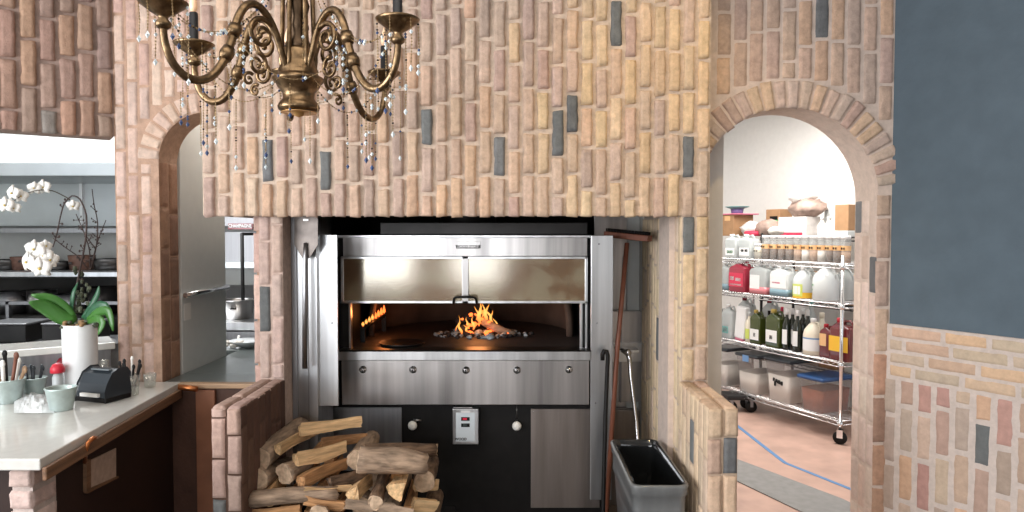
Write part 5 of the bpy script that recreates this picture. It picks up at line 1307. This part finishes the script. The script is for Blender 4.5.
m_ = MB(); p = onb(754, .53)+V(0, 0, .0); m_.X = mt(p); m_.lathe([(.085, 0), (.09, .035), (.08, .045), (.02, .05)], (0, 0, 0), 'redl', 20); tag(m_.build('red_pan'), 'round shallow red pan on the back rack in front of the white bag', 'pan')
bbox_('white_carton', 801, .31, .17, .22, 'bagwhite', 'white carton with a red stripe under the large brown bag', 'box', [('redl', -.44, .38, .0, .2)], part='stripe')
bag(807, .36, .17, .24, 'bagtan', 'large brown plastic bag on top of the red-striped white carton', z=.16, seed=4)
bag(802, .26, .12, .2, 'bagwhite', 'white bag heaped on top of the large brown bag', z=.29, seed=5)
for i, x in enumerate((822, 829, 836)):
    p = onb(x, .56); j = thing('squeeze_jug', ('left one of three pale pink bottles beside the white carton', 'middle one of three pale pink bottles beside the white carton', 'right one of three pale pink bottles beside the white carton')[i], 'bottle', p, rz=RA)
    m_ = MB(); m_.lathe([(.036, 0), (.038, .01), (.038, .09), (.014, .13), (.012, .145)], (0, 0, 0), 'bagwhite', 16); m_.build('bottle_body', j); m_ = MB(); m_.lathe([(.016, .145), (.016, .165)], (0, 0, 0), 'white', 12); m_.build('cap', j)
bbox_('white_box', 839, .17, .26, .16, 'hdpe', 'plain white box behind the pale pink bottles', 'box', t=.78)
bbox_('brown_box', 850, .13, .21, .2, 'cardboard', 'brown cardboard box at the right end of the back rack', 'box', z=.05, t=.60)
bbox_('flat_box', 850, .14, .048, .22, 'hdpe', 'flat white box under the right-hand brown cardboard box', 'box', t=.60)
# lower levels of the back rack: white sacks as background
for z_, n_ in ((.407, 3), (.957, 3)):
    for i in range(n_):
        p = rk(.22+.42*i, .70, z_); m_ = MB(); m_.X = mt(p); m_.box((-.17, -.16, 0), (.17, .16, .24), 'cardboard' if (i+int(z_*10)) % 2 else 'panel_white')
        tag(m_.build('storage_carton', bev=.008), ('left', 'centre', 'right')[i]+(' carton on the lowest' if z_ < .5 else ' carton on the middle')+' level of the back rack behind the jugs', 'box')
# black dolly on floor by the rack's left end
p = onz(741, 411, 0); dl = thing('floor_dolly', 'low black dolly with rubber wheels on the floor at the left of the rack', 'dolly', p)
m_ = MB(); m_.box((-.14, -.08, .11), (.10, .12, .15), 'blackm'); m_.build('deck', dl, bev=.01)
for x, y in ((-.10, -.05), (.07, -.05), (.07, .09), (-.10, .09)):
    m_ = MB(); m_.X = Matrix.Translation((x, y, .05)) @ Matrix.Rotation(PI/2, 4, 'X'); m_.lathe([(.015, -.018), (.046, -.016), (.05, 0), (.046, .016), (.015, .018)], (0, 0, 0), 'black', 16); m_.X = Matrix.Translation((x, y, .05)); m_.box((-.012, -.02, .0), (.012, .02, .065), 'steel_d'); m_.build('wheel', dl)

# ------------------------------------------------------------ chandelier
CC = V(-.59, 1.95, 0)
ch = wthing('chandelier', 'antique brass chandelier with scrolled arms and strings of beads', 'chandelier', (CC.x, CC.y, 1.9))
def cz(y): return zat(y, CC.y)
px = CC.y/F
m_ = MB()
m_.lathe([(.048, cz(111.5)), (.055, cz(110)), (.057, cz(107)), (.051, cz(103)), (.042, cz(99)), (.044, cz(93)), (.055, cz(88)), (.061, cz(84)), (.068, cz(81)), (.069, cz(78.5)), (.058, cz(76)), (.052, cz(74)), (.054, cz(71)), (.047, cz(66)), (.044, cz(60)), (.046, cz(52)), (.036, cz(48))], (CC.x, CC.y, 0), 'brass', 32)
bell = wpart(m_, 'bell', ch); bell['label'] = 'turned brass bell with a gilded mouth'
m_ = MB(); m_.lathe([(.047, cz(111.5)+.004), (.049, cz(111.5)+.002), (.044, cz(111.5)+.003), (.016, cz(111.5)+.003), (.012, cz(111.5)-.006), (.001, cz(111.5)-.010)], (CC.x, CC.y, -.006), 'gold_in', 24, cap=False); wpart(m_, 'gilded_mouth', bell)
m_ = MB(); m_.lathe([(.030, cz(56)), (.034, cz(44)), (.022, cz(36)), (.030, cz(28)), (.024, cz(18)), (.032, cz(6)), (.020, cz(-8)), (.028, cz(-25)), (.015, cz(-40)), (.022, cz(-60)), (.010, cz(-70)), (.010, CEIL-.04)], (CC.x, CC.y, 0), 'brass_d', 24)
wpart(m_, 'stem', ch)
m_ = MB(); m_.lathe([(.02, CEIL-.06), (.07, CEIL-.03), (.075, CEIL-.001)], (CC.x, CC.y, 0), 'brass_d', 24); wpart(m_, 'ceiling_rose', ch)
for i in range(6):
    a = i*PI/3+.25; m_ = MB(); r_ = .046
    pts = [(CC.x+r_*math.cos(a)*q, CC.y+r_*math.sin(a)*q, z) for q, z in ((.85, cz(76)), (.98, cz(60)), (.9, cz(30)), (.85, cz(0)), (.95, cz(-25)), (.4, cz(-55)))]
    m_.tube(pts, [.009, .0075, .0065, .0065, .007, .006], 'brass', 8); wpart(m_, 'upright_rod', ch)
def smooth(P, it=2):
    P = [Vector(p) for p in P]
    for _ in range(it):
        Q = [P[0]]
        for a, b in zip(P, P[1:]): Q += [a*.75+b*.25, a*.25+b*.75]
        Q.append(P[-1]); P = Q
    return P
def arm(ang, Rr=.372):
    ca, sa = math.cos(ang), math.sin(ang)
    W = lambda r, z, o=0: V(CC.x+ca*r*Rr/.372-sa*o, CC.y+sa*r*Rr/.372+ca*o, z)
    m_ = MB()
    prof = [(.035, 1.985), (.055, 2.03), (.075, 2.09), (.115, 2.135), (.155, 2.135), (.185, 2.09), (.20, 2.03), (.225, 1.965), (.265, 1.915), (.315, 1.905), (.355, 1.935), (.372, 1.985), (.372, 2.02)]
    P = smooth([W(r, z) for r, z in prof]); n = len(P)
    m_.tube(P, [.0078+.0028*math.sin(i/n*PI) for i in range(n)], 'brass', 10)
    # collars with leaf carving
    for t in (.46, .53): q = P[int(t*n)]; q2 = P[int(t*n)+2]; m_.tube([q, q.lerp(q2, .5), q2], [.015, .018, .014], 'brass', 12)
    am = wpart(m_, 'arm', ch)
    m_ = MB()
    def spiral(c, r0, turns, st, sgn, rad):
        pts = []; N_ = int(22*turns)
        for i in range(N_+1):
            t = i/N_; rr_ = r0*(1-t*.78); a = st+sgn*t*turns*2*PI; pts.append(W(c[0]+rr_*math.cos(a), c[1]+rr_*math.sin(a)))
        m_.tube(pts, [rad*(1-.45*i/N_) for i in range(N_+1)], 'brass', 7); m_.ball(pts[-1], rad*1.1, 'brass', 8)
    spiral((.115, 2.065), .042, 1.5, PI*.75, -1, .0075)
    spiral((.13, 1.985), .030, 1.4, PI*.5, 1, .006)
    spiral((.155, 1.94), .018, 1.1, PI*.7, -1, .005)
    wpart(m_, 'scroll', am)
    # cup
    m_ = MB(); c_ = W(.372, 0)
    m_.lathe([(.006, 2.005), (.016, 2.012), (.018, 2.020), (.010, 2.030), (.012, 2.036), (.026, 2.044), (.050, 2.062), (.054, 2.068), (.051, 2.070), (.024, 2.055), (.010, 2.052)], c_, 'brass', 26)
    cu = wpart(m_, 'drip_cup', ch)
    m_ = MB(); m_.lathe([(.014, 2.054), (.016, 2.066), (.012, 2.07), (.0115, 2.15), (.009, 2.153)], c_, 'wax', 16); wpart(m_, 'candle_sleeve', cu)
    m_ = MB(); m_.lathe([(.006, 2.152), (.011, 2.168), (.009, 2.185), (.003, 2.205), (.0005, 2.215)], c_, 'bulb', 12); wpart(m_, 'flame_bulb', cu)
    return c_
angs = [math.radians(a) for a in (-36, 63, 112, 181, -119)]
cups = [arm(a, q) for a, q in zip(angs, (.385, .385, .36, .285, .405))]
def strand(P, step, nm='bead_strand', rich=.25, seed=0, end=True):
    rr_ = random.Random(seed); m_ = MB()
    L = 0
    for a, b in zip(P, P[1:]):
        n = max(1, int((b-a).length/step))
        for i in range(n):
            p = a.lerp(b, i/n); u = rr_.random()
            if u < rich*.35: m_.octa(p, .0050, 'crystal', 1.2)
            elif u < rich*.6: m_.octa(p, .0042, 'bluecrystal', 1.2)
            elif u < rich: m_.octa(p, .0034, 'darkbead')
            else: m_.octa(p, .0026, 'beadmetal')
    m_.tube(P, .0007, 'beadmetal', 4)
    if end: m_.octa(P[-1]-V(0, 0, .008), .0055, 'crystal' if rr_.random() < .6 else 'bluecrystal', 1.6)
    wpart(m_, nm, ch)
def cat(a, b, sag, n=14): return [a.lerp(b, i/n)-V(0, 0, sag*4*(i/n)*(1-i/n)) for i in range(n+1)]
rs = random.Random(21)
sd = 0
for c_, a in zip(cups, angs):
    cc = V(c_.x, c_.y, 2.06)
    for j in range(6):
        b = j*PI/3+.3; p = cc+V(.05*math.cos(b), .05*math.sin(b), 0); ln = rs.choice([.07, .11, .16, .2, .26]); sd += 1
        strand([p, p+V(.002, 0, -ln*.5), p+V(0, 0, -ln)], .007, seed=sd, rich=.16)
    # swag to the bell
    sd += 1; strand(cat(cc+V(0, 0, 0), V(CC.x, CC.y, cz(80))+V(math.cos(a)*.06, math.sin(a)*.06, 0), .10), .008, seed=sd, end=False)
    sd += 1; strand(cat(cc+V(0, 0, .02), V(CC.x, CC.y, cz(-30))+V(math.cos(a)*.05, math.sin(a)*.05, 0), .13), .008, seed=sd, end=False, rich=.3)
    q = V(CC.x+math.cos(a)*.135, CC.y+math.sin(a)*.135, 2.13); sd += 1
    strand(cat(q, cc, .06), .008, seed=sd, end=False, rich=.4)
    for j in range(3): sd += 1; w_ = q+V(math.cos(a)*.025*j, math.sin(a)*.025*j, 0); strand([w_, w_-V(0, 0, .06+.07*j)], .008, seed=sd, rich=.4)
    sd += 1; w_ = V(CC.x+math.cos(a)*.27, CC.y+math.sin(a)*.27, 1.91); strand([w_, w_-V(0, 0, rs.uniform(.1, .17))], .007, seed=sd, rich=.15)
    sd += 1; w_ = V(CC.x+math.cos(a+.25)*.30, CC.y+math.sin(a+.25)*.30, 1.92); strand([w_, w_-V(0, 0, rs.uniform(.06, .16))], .007, seed=sd, rich=.15)
for i in range(5):
    a, b = angs[i], angs[(i+1) % 5]; p = V(CC.x+math.cos(a)*.2, CC.y+math.sin(a)*.2, 2.03); q = V(CC.x+math.cos(b)*.2, CC.y+math.sin(b)*.2, 2.03)
    sd += 1; strand(cat(p, q, .09), .008, seed=sd, end=False, rich=.2)
for (x, y0, y1) in ((290, 84, 112), (318, 84, 118), (303, 20, 76), (310, 112, 158), (289, 100, 128), (266, 100, 152), (236, 100, 165), (207, 110, 150), (372, 100, 165), (366, 96, 140)):
    sd += 1; a_ = at(x, y0, CC.y-.07); strand([a_, at(x, (y0+y1)/2, CC.y-.07), at(x, y1, CC.y-.07)], .007, seed=sd, rich=.14)

# ------------------------------------------------------------ lights
def area(name, loc, rot, sx, sy, e, col=(1, 1, 1)):
    l = bpy.data.lights.new(name, 'AREA'); l.shape = 'RECTANGLE'; l.size = sx; l.size_y = sy; l.energy = e; l.color = col
    o = bpy.data.objects.new(name, l); COL.objects.link(o); o.location = loc; o.rotation_euler = rot; return o
for (a, b), e in zip(wins, (75, 30, 8)): area('window_daylight', ((a+b)/2, -3.9, 1.7), (PI/2, 0, 0), b-a-.1, 1.9, e, (.95, .97, 1))
area('side_window_daylight', (-3.42, -.5, 1.85), (0, -PI/2, 0), 1.8, 3.6, 235, (.96, .97, 1))
area('warm_ceiling_fill', (-.3, .9, 3.0), (math.radians(0), 0, 0), 2.5, 1.2, 20, (1, .93, .84))  # added warm fill for the room; no fixture modelled
area('storeroom_panel', (1.9, 5.2, 2.70), (0, 0, 0), 1.2, 1.6, 92, (1, .96, .91))
area('kitchen_panel', (-3.0, 4.2, 2.70), (0, 0, 0), 1.8, .8, 80, (.95, .98, 1))
area('alcove_fill', (-1.36, 3.7, 2.5), (0, 0, 0), .2, .5, 9, (1, 1, .98))  # added fill that brightens the partition; no lamp stands there
area('kitchen_panel_small', (-1.85, 4.3, 2.70), (0, 0, 0), .3, .6, 4, (1, 1, 1))
def spot(name, loc, tgt, e, ang, col, r=.05):
    l = bpy.data.lights.new(name, 'SPOT'); l.energy = e; l.spot_size = ang; l.spot_blend = .8; l.color = col; l.shadow_soft_size = r
    o = bpy.data.objects.new(name, l); COL.objects.link(o); o.location = loc; o.rotation_euler = (Vector(tgt)-Vector(loc)).to_track_quat('-Z', 'Y').to_euler(); return o
spot('warm_downlight', (.75, 1.9, 2.98), (.62, 3.0, 1.6), 32, math.radians(80), (1, .72, .36))
l = bpy.data.lights.new('fire_glow', 'POINT'); l.energy = 1.2; l.color = (1, .36, .12); l.shadow_soft_size = .06
o = bpy.data.objects.new('fire_glow', l); COL.objects.link(o); o.location = (fc_.x, 3.93, HZ+.13)
l = bpy.data.lights.new('burner_glow', 'POINT'); l.energy = .5; l.color = (1, .30, .08); l.shadow_soft_size = .03
o = bpy.data.objects.new('burner_glow', l); COL.objects.link(o); o.location = (b0.lerp(b1, .5)+V(.06, 0, .03))

w = bpy.data.worlds.new('World'); scn.world = w; w.use_nodes = True
bg = w.node_tree.nodes['Background']; bg.inputs[0].default_value = (.86, .93, 1, 1); bg.inputs[1].default_value = 1.6

cam = bpy.data.cameras.new('Camera'); co = bpy.data.objects.new('Camera', cam); COL.objects.link(co)
cam.sensor_width = 36; cam.lens = F/1024*36; co.location = (0, 0, CZ); co.rotation_euler = (PI/2-TH, 0, 0); cam.clip_start = .02
scn.camera = co
scn.view_settings.view_transform = 'Standard'; scn.view_settings.look = 'None'; scn.view_settings.gamma = 1
scn.view_settings.use_curve_mapping = False; scn.view_settings.exposure = 0.0
scn.cycles.use_denoising = True; scn.cycles.max_bounces = 8; scn.cycles.transparent_max_bounces = 24; scn.cycles.sample_clamp_indirect = 6
